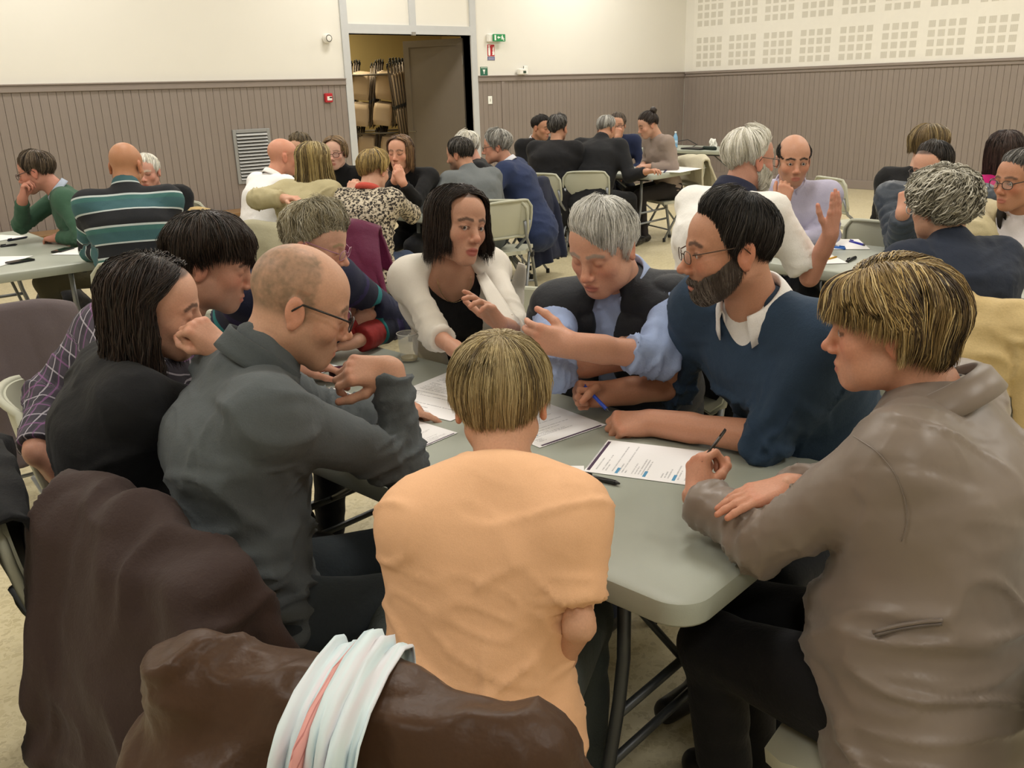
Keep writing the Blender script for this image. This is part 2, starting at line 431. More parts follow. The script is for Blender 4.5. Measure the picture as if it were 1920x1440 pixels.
# door surround strips and open leaf
fr = MB()
fr.box((6.247, Y1-.025, 0), (DX0, Y1+.21, ZC)).box((DX1, Y1-.025, 0), (8.395, Y1+.21, ZC)).box((DX0, Y1-.025, DZ), (DX1, Y1+.21, 2.425)).box((7.285, Y1-.022, 2.425), (7.385, Y1, ZC))
struct('trim_4', fr, M_FRAME)
struct('door_stop', MB().box((7.30, Y1-.04, 2.30), (7.36, Y1-.0, 2.345), .004), plain('#8f8b84', .5), bpy.data.objects['trim_4'])
dr = tag(link('door_1', None), kind='structure'); dr.location = (8.285, 10.40, 0); dr.rotation_euler = (0, 0, math.radians(180-66))
dw = .955
MB().box((0, -.02, .01), (dw, .02, 2.29), .003).build('door_leaf', M_DOOR, dr)
rim = MB()
for s in (-1, 1):
    y0, y1 = sorted((s*.02, s*.028))
    rim.box((0, y0, .01), (.09, y1, 2.29)).box((dw-.09, y0, .01), (dw, y1, 2.29)).box((.09, y0, 2.2), (dw-.09, y1, 2.29)).box((.09, y0, .01), (dw-.09, y1, .13))
rim.build('door_rail', M_DOOR, dr)
MB().tube([(dw-.05, .03, 1.05), (dw-.05, .075, 1.05), (dw-.16, .075, 1.05)], .009).build('door_handle', plain('#9a9a98', .3, 1.), dr)
for z in (.25, 1.15, 2.0): MB().tube([(0, .03, z-.06), (0, .03, z+.06)], .011).build('hinge', plain('#8a8880', .35, .9), dr)
lamp(7.2, 12.2, 2.95, 38, .6, .3, (1, .88, .62))
# ceiling luminaires
lf = MB().box((-.62, -.32, -.06), (.62, .32, 0), .01).data('frame', plain('#e8e6e0', .5))
t_ = NT('lit_diffuser'); t_.b.inputs['Emission Color'].default_value = (1, .92, .8, 1); t_.b.inputs['Emission Strength'].default_value = 4; t_.base((.9, .9, .88))
ld = MB().box((-.58, -.28, -.068), (.58, .28, -.061)).data('diffuser', t_.m)
for i, (x, y) in enumerate(LAMPS):
    o = thing('ceiling_light', 'white rectangular ceiling light panel above the hall', 'ceiling light', (x, y, ZC), 0, 'ceiling light panels')
    link('frame', lf, o); link('diffuser', ld, o)
# low wooden bench along the far wall at the left
bw = cloth('#8a6a45', .55, 60., .1, '#6d5236')
bn = thing('wall_bench', 'low wooden bench running along the panelled wall behind the green sweater man', 'bench', (2.9, Y1-.24, 0))
MB().box((-2.2, -.17, .30), (2.2, .19, .345), .006).build('seat', bw, bn)
for x in (-2.0, -.7, .7, 2.0): MB().box((x-.03, -.13, 0), (x+.03, .15, .30), .004).build('leg', bw, bn)

# ================================================================== things on the walls
M_WHP = plain('#e9e7e0', .4); M_GRN = plain('#1f7a45', .45); M_RED = plain('#b3202a', .4); M_BLK = plain('#191919', .5)
# ventilation grille
g = thing('vent_grille', 'grey metal louvre grille set low in the panelled wall', 'vent', (4.9, Y1-.016, .62))
mg = plain('#9b9c9c', .4, .3)
MB().box((-.235, -.02, 0), (-.195, 0, .62), .003).box((.195, -.02, 0), (.235, 0, .62), .003).box((-.195, -.02, 0), (.195, 0, .04), .003).box((-.195, -.02, .58), (.195, 0, .62), .003).build('frame', mg, g)
MB().box((-.195, -.004, .04), (.195, 0, .58)).build('back_plate', plain('#2a2928', .8), g)
sl = MB().add([(-.195, -.005, .012), (.195, -.005, .012), (.195, -.03, -.012), (-.195, -.03, -.012), (-.195, -.003, .010), (.195, -.003, .010), (.195, -.028, -.015), (-.195, -.028, -.015)], [(0, 1, 2, 3), (7, 6, 5, 4), (3, 2, 6, 7), (0, 4, 5, 1)]).data('slat', plain('#b5b6b5', .4, .3))
for i in range(14): link('slat', sl, g, (0, -.002, .06+i*.0385))
# siren
g = thing('alarm_siren', 'round white alarm sounder high on the wall left of the doorway', 'alarm', (6.03, Y1, 2.25))
o = MB().lathe([(.05, 0), (.056, .015), (.056, .05), (.046, .075), (.03, .08)], 24).build('housing', M_WHP, g); o.rotation_euler = (math.pi/2, 0, 0); auto_smooth(o)
o = MB().tube([(.037*math.cos(a), .037*math.sin(a), .0775) for a in np.linspace(0, 2*math.pi, 20, False)], .005, 6, closed=True).build('ring', plain('#4b4a40', .5), g); o.rotation_euler = (math.pi/2, 0, 0)
# break-glass box
g = thing('fire_call_point', 'small red fire alarm call point on the wainscot beside the doorway', 'alarm', (5.97, Y1-.016, 1.56))
MB().box((-.052, -.045, -.055), (.052, 0, .055), .008).build('housing', M_RED, g)
MB().box((-.03, -.048, -.03), (.036, -.045, .018)).build('glass_label', M_WHP, g)
MB().box((.0, -.0495, -.004), (.036, -.048, .012)).build('glass_mark', M_BLK, g)
# emergency exit light
g = thing('exit_sign', 'green running man exit light on a white bracket beside the doorway', 'sign', (8.66, Y1, 2.29))
MB().box((-.075, -.05, -.06), (.10, 0, .05), .012).build('housing', M_WHP, g)
t_ = NT('lit_green'); t_.base(srgb('#1f7a45')); t_.b.inputs['Emission Color'].default_value = L4('#1f8a4c'); t_.b.inputs['Emission Strength'].default_value = .25
MB().box((.0, -.075, -.052), (.225, -.055, .045), .004).build('sign_plate', t_.m, g)
mw = plain('#f2f4ee', .4)
MB().box((.02, -.077, -.038), (.048, -.0755, .032)).build('door_symbol', mw, g)
MB().prism([(.07, 0), (.095, .022), (.095, .008), (.125, .008), (.125, -.008), (.095, -.008), (.095, -.022)], -.077, -.0755, 'y').build('arrow_symbol', mw, g)
mm = MB().prism([(.165+.008*math.cos(a), .026+.008*math.sin(a)) for a in np.linspace(0, 6.28, 10, False)], -.077, -.0755, 'y')
mm.prism([(.155, .018), (.175, .016), (.185, -.004), (.2, -.012), (.198, -.02), (.178, -.014), (.172, -.005), (.18, -.022), (.2, -.036), (.195, -.044), (.17, -.028), (.163, -.012), (.15, -.026), (.14, -.022), (.156, -.002), (.152, .004), (.142, -.004), (.138, .002)], -.077, -.0755, 'y')
mm.build('runner_symbol', mw, g)
# extinguisher sign
g = thing('extinguisher_sign', 'red fire extinguisher sign with a blue strip below the exit light', 'sign', (8.665, Y1, 2.09))
MB().box((-.072, -.004, -.1), (.072, 0, .115)).build('backing', mw, g)
MB().box((-.066, -.006, -.045), (.066, -.004, .11)).build('red_panel', M_RED, g)
MB().box((-.066, -.006, -.098), (.066, -.004, -.05)).build('blue_strip', plain('#3c3f78', .5), g)
for zz in (-.063, -.076, -.089): MB().box((-.055, -.0072, zz-.002), (.055, -.006, zz+.003)).build('text_line', plain('#c9cbe0', .5), g)
ex = MB().prism(rrect(-.05, -.038, -.015, .075, .014), -.0075, -.006, 'y').prism([(-.042, .075), (-.024, .075), (-.024, .09), (-.01, .094), (-.01, .1), (-.05, .098), (-.054, .088), (-.042, .086)], -.0075, -.006, 'y')
ex.build('extinguisher_symbol', mw, g)
MB().prism([(.02, -.03), (.056, -.03), (.06, .0), (.05, .03), (.056, .09), (.044, .06), (.04, .085), (.03, .045), (.034, .02), (.02, .01), (.028, -.005)], -.0075, -.006, 'y').build('flame_symbol', mw, g)
# green notice
g = thing('green_notice', 'small dark green safety notice on the rail right of the doorway', 'sign', (8.525, Y1, 1.845))
MB().box((-.066, -.005, -.057), (.066, 0, .06)).build('plate', plain('#2e6a52', .5), g)
MB().box((-.058, -.007, .042), (.058, -.005, .054)).build('header', plain('#b8c6b8', .5), g)
MB().prism([(-.02, .03), (.0, .018), (.018, .03), (.018, .006), (.006, -.01), (.006, -.035), (-.008, -.035), (-.008, -.008), (-.02, .006)], -.007, -.005, 'y').build('figure', mw, g)
# emergency lamp
g = thing('emergency_lamp', 'small white twin emergency lamp standing on the wainscot rail', 'lamp', (9.2, Y1-.02, 1.788))
MB().box((-.075, -.07, 0), (.055, 0, .085), .012).build('housing', M_WHP, g)
MB().box((-.005, -.0735, .02), (.05, -.07, .055), .001).build('screen', plain('#37483a', .3), g)
MB().box((.055, -.02, .0), (.14, 0, .13), .008).build('wall_plate', mw, g)
MB().tube([(.035, -.03, .085), (.04, -.03, .12)], .004).build('stub', M_BLK, g)
g = thing('wall_socket', 'white switch plate on the wainscot right of the doorway', 'switch', (8.605, Y1-.016, 1.455))
MB().box((-.038, -.01, -.055), (.038, 0, .055), .004).build('plate', mw, g)
MB().box((-.006, -.013, -.02), (.006, -.01, .02)).build('rocker', plain('#b5b1a8', .5), g)

# ================================================================== stored chairs in the back room
M_BGE = plain('#b8a184', .6); M_TUBE = plain('#6a5f55', .4, .6)
def stored_chair():
    r = bpy.data.objects.new('stored_folding_chair', None); COL.objects.link(r)
    f = MB()
    for s in (-1, 1):
        f.tube([(s*.2, 0, .03), (s*.2, 0, .5), (s*.19, .02, .93)], .011, 6)
    f.tube([(-.2, 0, .12), (.2, 0, .12)], .008, 6); f.build('frame', M_TUBE, r, smooth=True)
    f = MB()
    for s in (-1, 1): f.tube([(s*.175, .035, .2), (s*.175, .03, .9)], .010, 6)
    f.tube([(-.175, .035, .72), (.175, .035, .72)], .008, 6); f.build('rear_frame', M_TUBE, r, smooth=True)
    def panel(z0, z1, w, bow):
        v = []; fa = []
        for i in range(5):
            for j in range(7):
                u = -1+2*j/6; t = i/4; e = 1-.12*(abs(2*t-1)**4)
                v.append((u*w*e, -.02-bow*(1-u*u), z0+(z1-z0)*t))
        n = len(v); v += [(a, b+.012, c) for a, b, c in v]
        for i in range(4):
            for j in range(6):
                a = i*7+j; fa += [(a, a+1, a+8, a+7), (n+a+7, n+a+8, n+a+1, n+a)]
        ring = [j for j in range(7)]+[7*i+6 for i in range(1, 5)]+[28+j for j in range(5, -1, -1)]+[7*i for i in range(3, 0, -1)]
        for a, b in zip(ring, ring[1:]+ring[:1]): fa.append((b, a, n+a, n+b))
        return MB().add(v, fa)
    panel(.05, .36, .18, .015).build('backrest', M_BGE, r, smooth=True)
    panel(.42, .80, .165, .01).build('seat', M_BGE, r, smooth=True)
    for s in (-1, 1):
        MB().lathe([(.014, 0), (.016, .01), (.016, .035), (.012, .04)], 8, (s*.19, .02, .92)).build('foot_cap', M_BLK, r, smooth=True)
        MB().lathe([(.014, 0), (.016, .01), (.016, .035), (.012, .04)], 8, (s*.175, .03, .89)).build('foot_cap', M_BLK, r, smooth=True)
        MB().box((s*.19-.02, -.01, .38), (s*.19+.02, .04, .43), .005).build('hinge_bracket', M_BLK, r)
    return r
sc0 = stored_chair(); k_ = 0
rk = thing('chair_rack', 'grey steel rack holding folded chairs in the back room', 'rack', (8.05, 12.3, 0), math.radians(-36))
mr = plain('#6d675f', .45, .5)
rm = MB()
for x in (-.62, .66):
    for y in (-.52, .5): rm.tube([(x, y, 0), (x, y, 2.05)], .018, 8)
rm.build('upright', mr, rk, smooth=True)
for z in (.12, 1.02, 1.86):
    rm = MB()
    for y in (-.52, .5): rm.tube([(-.64, y, z), (.68, y, z)], .015, 8)
    for x in (-.62, .66): rm.tube([(x, -.52, z), (x, .5, z)], .012, 8)
    rm.build('shelf_frame', mr, rk, smooth=True)
where = {0: 'lower', 1: 'upper'}
vd = V3(.60, .80, 0); vx = V3(.80, -.60, 0)
for tier in (0, 1):
    for col_ in range(3):
        for d_ in range(6):
            o = sc0 if k_ == 0 else copy_tree(sc0); k_ += 1
            p = V3(7.50, 12.02, 0)+vx*(col_*.34+d_*.012)+vd*(d_*.095)
            o.location = (p[0], p[1], .15+tier*.93+(d_ % 3)*.012); o.scale = (.78, 1, 1.02)
            o.rotation_euler = (math.radians(-5), math.radians(7+(d_ % 4)*.9+col_), math.radians(-36+rng.rand()*4))
            cl = ('left', 'middle', 'right')[col_]
            tag(o, 'beige folding chair stored upside down on the %s tier of the rack, %s column' % (where[tier], cl), 'chair', 'folded chairs stored in the back room, %s tier, %s column' % (where[tier], cl))
for d_ in range(7):   # bundle standing edge-on in front of the rack
    o = copy_tree(sc0); p = V3(8.02, 11.66, 0)+vx*(.035*d_)+vd*(.03*d_); o.location = (p[0], p[1], .98); o.rotation_euler = (math.radians(-3), math.radians(-16+3*d_), math.radians(48))
    o.scale = (.8, 1, 1.15)
    tag(o, 'folded chair standing edge-on at the end of the rack', 'chair', 'folded chairs standing edge-on beside the rack')
# ================================================================== folding tables and chairs
def mk_plastic(h, rough=.5):
    t = NT('moulded_plastic'); c = srgb(h); n = t.n('TexNoise', i_Scale=420., i_Detail=2.); b = t.n('TexNoise', i_Scale=4., i_Detail=4.)
    for k in (n, b): t.l(t.coord(), k.inputs['Vector'])
    t.base(t.mix(b.outputs['Fac'], tuple(v*.93 for v in c), tuple(min(1, v*1.05) for v in c))); t.set(Roughness=rough)
    t.b.inputs['Specular IOR Level'].default_value = .35
    t.bump(n.outputs['Fac'], .12, .002); return t.m
M_TOP = mk_plastic('#a3a89d', .42); M_SEAT = mk_plastic('#b4b5a4', .5); M_LEGS = plain('#8b8f93', .38, .55); M_DLEG = plain('#4c4f52', .4, .5); M_RUB = plain('#1b1b1c', .7)
TH = .74
def slab(w, l, th, r, lip):
    mb = MB(); out = rrect(-w/2, -l/2, w/2, l/2, r, 8); n = len(out)
    def ring(d, z): return [(x*(1-2*d/w), y*(1-2*d/l), z) for x, y in out]
    rows = [ring(.03, -th+.012), ring(.028, -th), ring(.004, -th), ring(0, -th+.006), ring(0, -.012), ring(.003, -.004), ring(.011, 0)]
    v = [p for rw in rows for p in rw]; f = []
    for i in range(len(rows)-1):
        for k in range(n): f.append((i*n+k, i*n+(k+1) % n, (i+1)*n+(k+1) % n, (i+1)*n+k))
    f.append(tuple(range(n-1, -1, -1))); f.append(tuple(range((len(rows)-1)*n, len(rows)*n)))
    return mb.add(v, f)
def table_proto(w=.76, l=1.83, legm=None):
    legm = legm or M_LEGS
    r = bpy.data.objects.new('folding_table', None); COL.objects.link(r)
    o = slab(w, l, .05, .07, .01).build('tabletop', M_TOP, r, (0, 0, TH)); auto_smooth(o, 35)
    for s in (-1, 1):
        y = s*(l/2-.24); ht = TH-.05
        for q in (-1, 1):
            MB().tube([(q*.235, y, ht), (q*.235, y, .46), (q*.25, y, .36), (q*.325, y, .06), (q*.33, y, .025)], .0145, 10).build('leg', legm, r, smooth=True)
            MB().lathe([(.017, 0), (.018, .004), (.018, .03), (.015, .034)], 12, (q*.33, y, 0)).build('foot_cap', M_RUB, r, smooth=True)
        for z, x in ((.33, .258), (.22, .284)):
            MB().tube([(-x, y, z), (x, y, z)], .011, 8).build('crossbar', legm, r, smooth=True)
        MB().tube([(-.235, y, ht), (.235, y, ht)], .013, 8).build('hinge_bar', legm, r, smooth=True)
        MB().tube([(0, y, .33), (0, s*.12, ht)], .009, 8).build('brace', legm, r, smooth=True)
    for q in (-1, 1): MB().box((q*.28-.012, -l/2+.12, TH-.075), (q*.28+.012, l/2-.12, TH-.05)).build('side_rail', M_DLEG, r)
    return r
_tp = [None, None]
def table(x, y, rot, label, w=.76, l=1.83, dark=False, group='folding tables'):
    i = 1 if dark else 0
    if _tp[i] is None: _tp[i] = table_proto(legm=M_DLEG if dark else None); o = _tp[i]
    else: o = copy_tree(_tp[i])
    o.location = (x, y, 0); o.rotation_euler = (0, 0, math.radians(rot)); tag(o, label, 'table', group); return o
def sheet(fn, nu, nv, th, flip=False):
    """closed slab following fn(u,v)->point, u,v in [0,1]"""
    P = np.array([[fn(i/nu, j/nv) for j in range(nv+1)] for i in range(nu+1)], float)
    du = np.gradient(P, axis=0); dv = np.gradient(P, axis=1); N = np.cross(du, dv); N /= np.linalg.norm(N, axis=2)[..., None]+1e-9
    A = P.reshape(-1, 3); B = (P-N*th).reshape(-1, 3); m = nv+1; n = len(A); f = []
    for i in range(nu):
        for j in range(nv):
            a = i*m+j; f.append((a, a+m, a+m+1, a+1)); f.append((n+a, n+a+1, n+a+m+1, n+a+m))
    ring = [(0, j) for j in range(m)]+[(i, nv) for i in range(1, nu+1)]+[(nu, j) for j in range(nv-1, -1, -1)]+[(i, 0) for i in range(nu-1, 0, -1)]
    ids = [i*m+j for i, j in ring]
    for a, b in zip(ids, ids[1:]+ids[:1]): f.append((a, b, n+b, n+a))
    return np.concatenate([A, B]), f
def sup(u, p=4.): return (1-abs(2*u-1)**p)**(1/p)
def chair_proto():
    """faces +Y, seat top .45, backrest at -Y"""
    r = bpy.data.objects.new('folding_chair', None); COL.objects.link(r)
    # seat
    def sf(u, v):
        y = -.19+.40*v; w = .205*(1-.10*(1-v))*(.86+.14*sup(min(max(v, .0), 1.), 5)); x = (2*u-1)*w
        z = .45-.012*(1-(2*u-1)**2)*math.sin(math.pi*v)-.03*max(0, v-.8)**1*2
        return (x, y, z)
    v, f = sheet(sf, 10, 10, .03); o = link('seat', mesh_data('seat', v, f, M_SEAT), r); auto_smooth(o, 50)
    # backrest, curved shell with a returned rim
    def bf(u, v):
        w = .225*(.80+.20*sup(v, 3.2)); a = (2*u-1); x = a*w
        z = .58+.29*v-.012*abs(a)**3; y = -.235-.055*v+.045*a*a-.01*math.sin(math.pi*v)
        return (x, y, z)
    v, f = sheet(bf, 14, 8, .010); o = link('backrest', mesh_data('backrest', v, f, M_SEAT), r); auto_smooth(o, 50)
    pts = [bf(u, 0) for u in np.linspace(0, 1, 9)]+[bf(1, q) for q in np.linspace(.1, 1, 6)]+[bf(u, 1) for u in np.linspace(.93, 0.07, 11)]+[bf(0, q) for q in np.linspace(1, .1, 6)]
    MB().tube([(a, b-.008, c) for a, b, c in pts], .0115, 6, closed=True).build('rim', M_SEAT, o, smooth=True)
    for s in (-1, 1):
        MB().tube([(s*.205, -.245, .70), (s*.21, -.20, .56), (s*.215, .0, .40), (s*.22, .22, .03)], .0125, 8).build('front_leg', M_LEGS, r, smooth=True)
        MB().tube([(s*.19, .05, .425), (s*.195, -.06, .30), (s*.2, -.27, .03)], .0115, 8).build('rear_leg', M_LEGS, r, smooth=True)
        MB().lathe([(.015, 0), (.016, .005), (.016, .04), (.013, .043)], 10, (s*.22, .223, 0)).build('foot_cap', M_RUB, r, smooth=True)
        MB().lathe([(.015, 0), (.016, .005), (.016, .04), (.013, .043)], 10, (s*.2, -.273, 0)).build('foot_cap', M_RUB, r, smooth=True)
        MB().box((s*.222-.008, -.03, .37), (s*.222+.008, .05, .42), .003).build('hinge_bracket', M_RUB, r)
    MB().tube([(-.217, .16, .13), (.217, .16, .13)], .009, 8).build('crossbar', M_LEGS, r, smooth=True)
    MB().tube([(-.198, -.2, .13), (.198, -.2, .13)], .009, 8).build('crossbar', M_LEGS, r, smooth=True)
    return r
_cp = [None]
def chair(pos, fdir, label, dz=0.):
    if _cp[0] is None: _cp[0] = chair_proto(); o = _cp[0]
    else: o = copy_tree(_cp[0])
    o.location = (float(pos[0]), float(pos[1]), dz); o.scale = (1, 1, 1 if math.hypot(pos[0], pos[1]) < 3 else .94); o.rotation_euler = (0, 0, math.atan2(-fdir[0], fdir[1]))
    tag(o, label, 'chair', 'plastic folding chairs'); return o
table(1.365, 1.755, 6, 'long grey-green plastic folding table covered in papers in the foreground', dark=True)
table(1.215, 6.27, 0, 'folding table at the left edge with pens, papers and a phone')
table(4.14, 6.25, 2, 'folding table between the leopard blouse woman and the blue suit man')
table(7.32, 6.85, 7, 'folding table under the papers of the woman with a bun')
table(10.42, 7.83, 0, 'folding table against the far right wall with a bottle and cables')
table(4.235, 1.83, 0, 'folding table with coloured pens in front of the lavender shirt man')
# ================================================================== people: builders
M_SKIN = attr_mat('skin', .5, .12, .35, .10, 260., bumps=.12)
M_HAIR = attr_mat('hair', .42, 0., .35, .22, 500.)
M_EYE = attr_mat('eye', .15, 0., .6)
def skin_lin(h):
    c = np.array(srgb(h)); g = c.mean(); return np.clip((c*.86+g*.14)*1.10, 0, 1)
def jmesh(parts):
    """join (verts, faces, col) arrays"""
    vs, fs, cs, o = [], [], [], 0
    for v, f, c in parts:
        vs.append(v); fs.append(f+o); cs.append(np.broadcast_to(np.asarray(c, float), (len(v), 3))); o += len(v)
    return np.concatenate(vs), np.concatenate(fs), np.concatenate(cs)
def sstep(a, b, x): t = np.clip((x-a)/(b-a), 0, 1); return t*t*(3-2*t)
def segd(p, a, b):
    ba = b-a; h = np.clip(((p-a)@ba)/(ba@ba+1e-9), 0, 1); return np.linalg.norm(p-a-h[:, None]*ba, axis=1), h

def head_mesh(h, nb, P):
    """head in its own frame: +Y face, +Z up, +X person's right; nb = neck base in that frame"""
    fw = P.get('fw', 1.); nl = P.get('nose', 1.); jw = P.get('jaw', 1.); fem = P.get('fem', 0); ft = P.get('jowl', 0.)
    pr = [ell((0, -.014, .036), (.0745, .094, .083), 0), ell((0, .035, .035), (.06*fw, .05, .055), .03), ell((0, .03, -.035), (.06*fw, .058, .072), .03)]
    for s in (-1, 1):
        pr += [cap((s*.046*jw, -.005, -.055), (s*.018*jw, .064, -.098), .022, .018, .028), ell((s*.042*fw, .058, -.026), (.021, .019, .021), .025)]
        if ft: pr.append(ell((s*.04, .03, -.07), (.024+ft, .032, .03), .03))
    pr += [ell((0, .072, -.099), (.02*jw, .017, .015), .02), ell((0, .070, -.067), (.031, .026, .03), .02)]
    pr += [cap((0, -.03, -.05), nb, P.get('neck', .052), P.get('neck', .052)+.008, .03)]
    br = .0095 if not fem else .007
    for s in (-1, 1): pr += [cap((s*.012, .085, .020), (s*.046, .068, .020), br, br-.001, .014)]
    for s in (-1, 1): pr.append(ell((s*.0315, .098, .003), (.018, .0165, .0115), .014, 'c'))
    shut = P.get('shut', 0)
    for s in (-1, 1):
        pr.append(ell((s*.0315, .0735, .002), (.0155, .0145, .0125), .004))
        if not shut: pr.append(ell((s*.0315, .0905, .0005), (.0125, .0085, .0042), .002, 'c'))
    ny = .106+.004*(nl-1)
    pr += [cap((0, .086, .010), (0, .104+.01*(nl-1), -.026), .0085, .011, .012), ell((0, .110+.012*(nl-1), -.031-.004*(nl-1)), (.0115, .012, .0105), .008)]
    for s in (-1, 1): pr += [ell((s*.0125, .099, -.037), (.008, .011, .0075), .006), ell((s*.0075, .108, -.044), (.004, .006, .004), .003, 'c')]
    op = P.get('mouth', 0.)
    lt = .0062 if fem else .005
    pr += [ell((0, .0905, -.0645), (.023, .0105, lt), .006), ell((0, .0895, -.0755-op), (.0195, .0105, lt+.001), .006)]
    pr += [cap((-.0205, .099, -.0698-op*.5), (.0205, .099, -.0698-op*.5), .0024+op*.6, None, .003, 'c')]
    for s in (-1, 1):
        c_, s_ = math.cos(.28), math.sin(.28); R = np.array([[1, 0, 0], [0, c_, s_], [0, -s_, c_]]).T
        pr += [ell((s*.0775, -.014, -.006), (.0085, .0195, .031), .006, 'u', R), ell((s*.0875, -.010, -.004), (.0075, .0115, .0185), .004, 'c', R), ell((s*.0785, -.012, -.034), (.006, .009, .009), .006)]
    v, f = sdf_mesh(pr, h)
    # colours
    sk = skin_lin(P.get('skin', '#d3a183')); c = np.tile(sk, (len(v), 1))
    def blend(m, colr, a=1.):
        nonlocal c
        c = c*(1-m[:, None]*a)+np.array(colr)*m[:, None]*a
    x, y, z = v[:, 0], v[:, 1], v[:, 2]; ax = np.abs(x)
    red = np.clip(sk*np.array([1.03, .74, .70]), 0, 1)
    blend(np.exp(-((ax-.042)**2+(z+.025)**2)/.0006)*(y > .03), red, P.get('flush', .55)); blend(np.exp(-(ax**2+(z+.032)**2)/.0003)*(y > .09), red, .6)
    blend(((ax > .074)*1.)*(z > -.05)*(z < .04), red, .6)
    lip = sstep(1.15, .85, np.sqrt((x/.0225)**2+((z+.0703+op*.5)/(.0115+op))**2))*(y > .078)
    blend(lip, srgb(P.get('lip', '#b0685c')), .8)
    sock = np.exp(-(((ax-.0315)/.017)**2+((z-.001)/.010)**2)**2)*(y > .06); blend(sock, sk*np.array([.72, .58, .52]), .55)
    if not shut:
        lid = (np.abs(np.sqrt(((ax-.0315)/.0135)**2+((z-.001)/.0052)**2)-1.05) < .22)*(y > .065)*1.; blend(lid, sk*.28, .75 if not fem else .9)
    bc = np.array(srgb(P.get('brow', '#4a3628'))); a0 = np.array([.013, 0, .0255]); a1 = np.array([.032, 0, .0292]); a2 = np.array([.050, 0, .0215])
    q = np.stack([ax, np.zeros_like(ax), z], 1); d = np.minimum(segd(q, a0, a1)[0], segd(q, a1, a2)[0])
    blend(sstep(.0062, .003, d)*(y > .05), bc, P.get('browa', .8))
    hc = np.array(srgb(P.get('hairc', '#3a2c22')))
    nz = noise3(v*70)*.5+noise3(v*190)*.5
    if P.get('stub', 0):      # shaved cheeks and chin
        m = sstep(-.028, -.05, z+nz*.008)*sstep(-.02, .03, y)*(1-lip)*sstep(-.125, -.11, z); blend(m, hc*.6+sk*.25, P['stub'])
    if P.get('crop', 0):      # cropped hair round the sides and back
        th = np.degrees(np.arccos(np.clip((z-.03)/np.sqrt(x**2+(y+.012)**2+(z-.03)**2), -1, 1))); ph = np.degrees(np.arctan2(ax, y+.012))
        top = P.get('croptop', 40.); m = sstep(top-8, top+14, th+nz*7)*sstep(62, 80, ph+nz*6+np.clip(th-70, 0, 40)*.1)*sstep(136, 120, th+nz*4)*(ax < .0765)
        if P.get('crown', 0): m = np.maximum(m, sstep(.0, 1., P['crown'])*sstep(30, 55, ph)*(th < 100)*.6)
        m = m*np.clip(.72+nz*.5, 0, 1); blend(m, hc, P['crop'])
    if P.get('scalp', 1) and not P.get('crop', 0):
        th = np.degrees(np.arccos(np.clip((z-.03)/np.sqrt(x**2+(y+.012)**2+(z-.03)**2), -1, 1))); ph = np.degrees(np.arctan2(ax, y+.012))
        if P.get('scalp', 1) != -1: blend(sstep(0, -6, th-np.interp(ph, HLP, HLT))*(ax < .0765), hc, .85)
    return v, f, c
HLP = [0, 28, 46, 60, 72, 84, 92, 98, 110, 125, 150, 180]; HLT = [54, 55, 60, 74, 92, 110, 106, 93, 98, 116, 126, 130]
MHL = (HLP, [46, 49, 52, 66, 90, 110, 106, 93, 98, 116, 126, 130])   # receding temples

def hand_frame(fd, pn):
    y = unit(fd); z = -unit(pn-y*np.dot(pn, y)); x = np.cross(y, z); return np.stack([x, y, z], 1)
POSES = {
 'relaxed': ([(22, 30, 15), (26, 34, 18), (30, 38, 20), (34, 40, 20)], 'out'),
 'flat':    ([(8, 10, 6), (8, 10, 6), (9, 12, 6), (12, 14, 8)], 'out'),
 'fist':    ([(72, 98, 60), (76, 98, 60), (78, 98, 60), (80, 98, 60)], 'over'),
 'grip':    ([(55, 75, 40), (60, 82, 45), (66, 86, 48), (70, 88, 50)], 'over'),
 'point':   ([(18, 12, 8), (48, 70, 40), (58, 78, 45), (62, 80, 45)], 'side'),
 'chin':    ([(40, 60, 30), (48, 68, 35), (54, 72, 38), (58, 74, 40)], 'side'),
 'open':    ([(4, 12, 8), (16, 24, 14), (24, 34, 18), (30, 38, 20)], 'up'),
 'blade':   ([(2, 4, 3), (3, 6, 4), (4, 8, 5), (6, 10, 6)], 'out'),
}
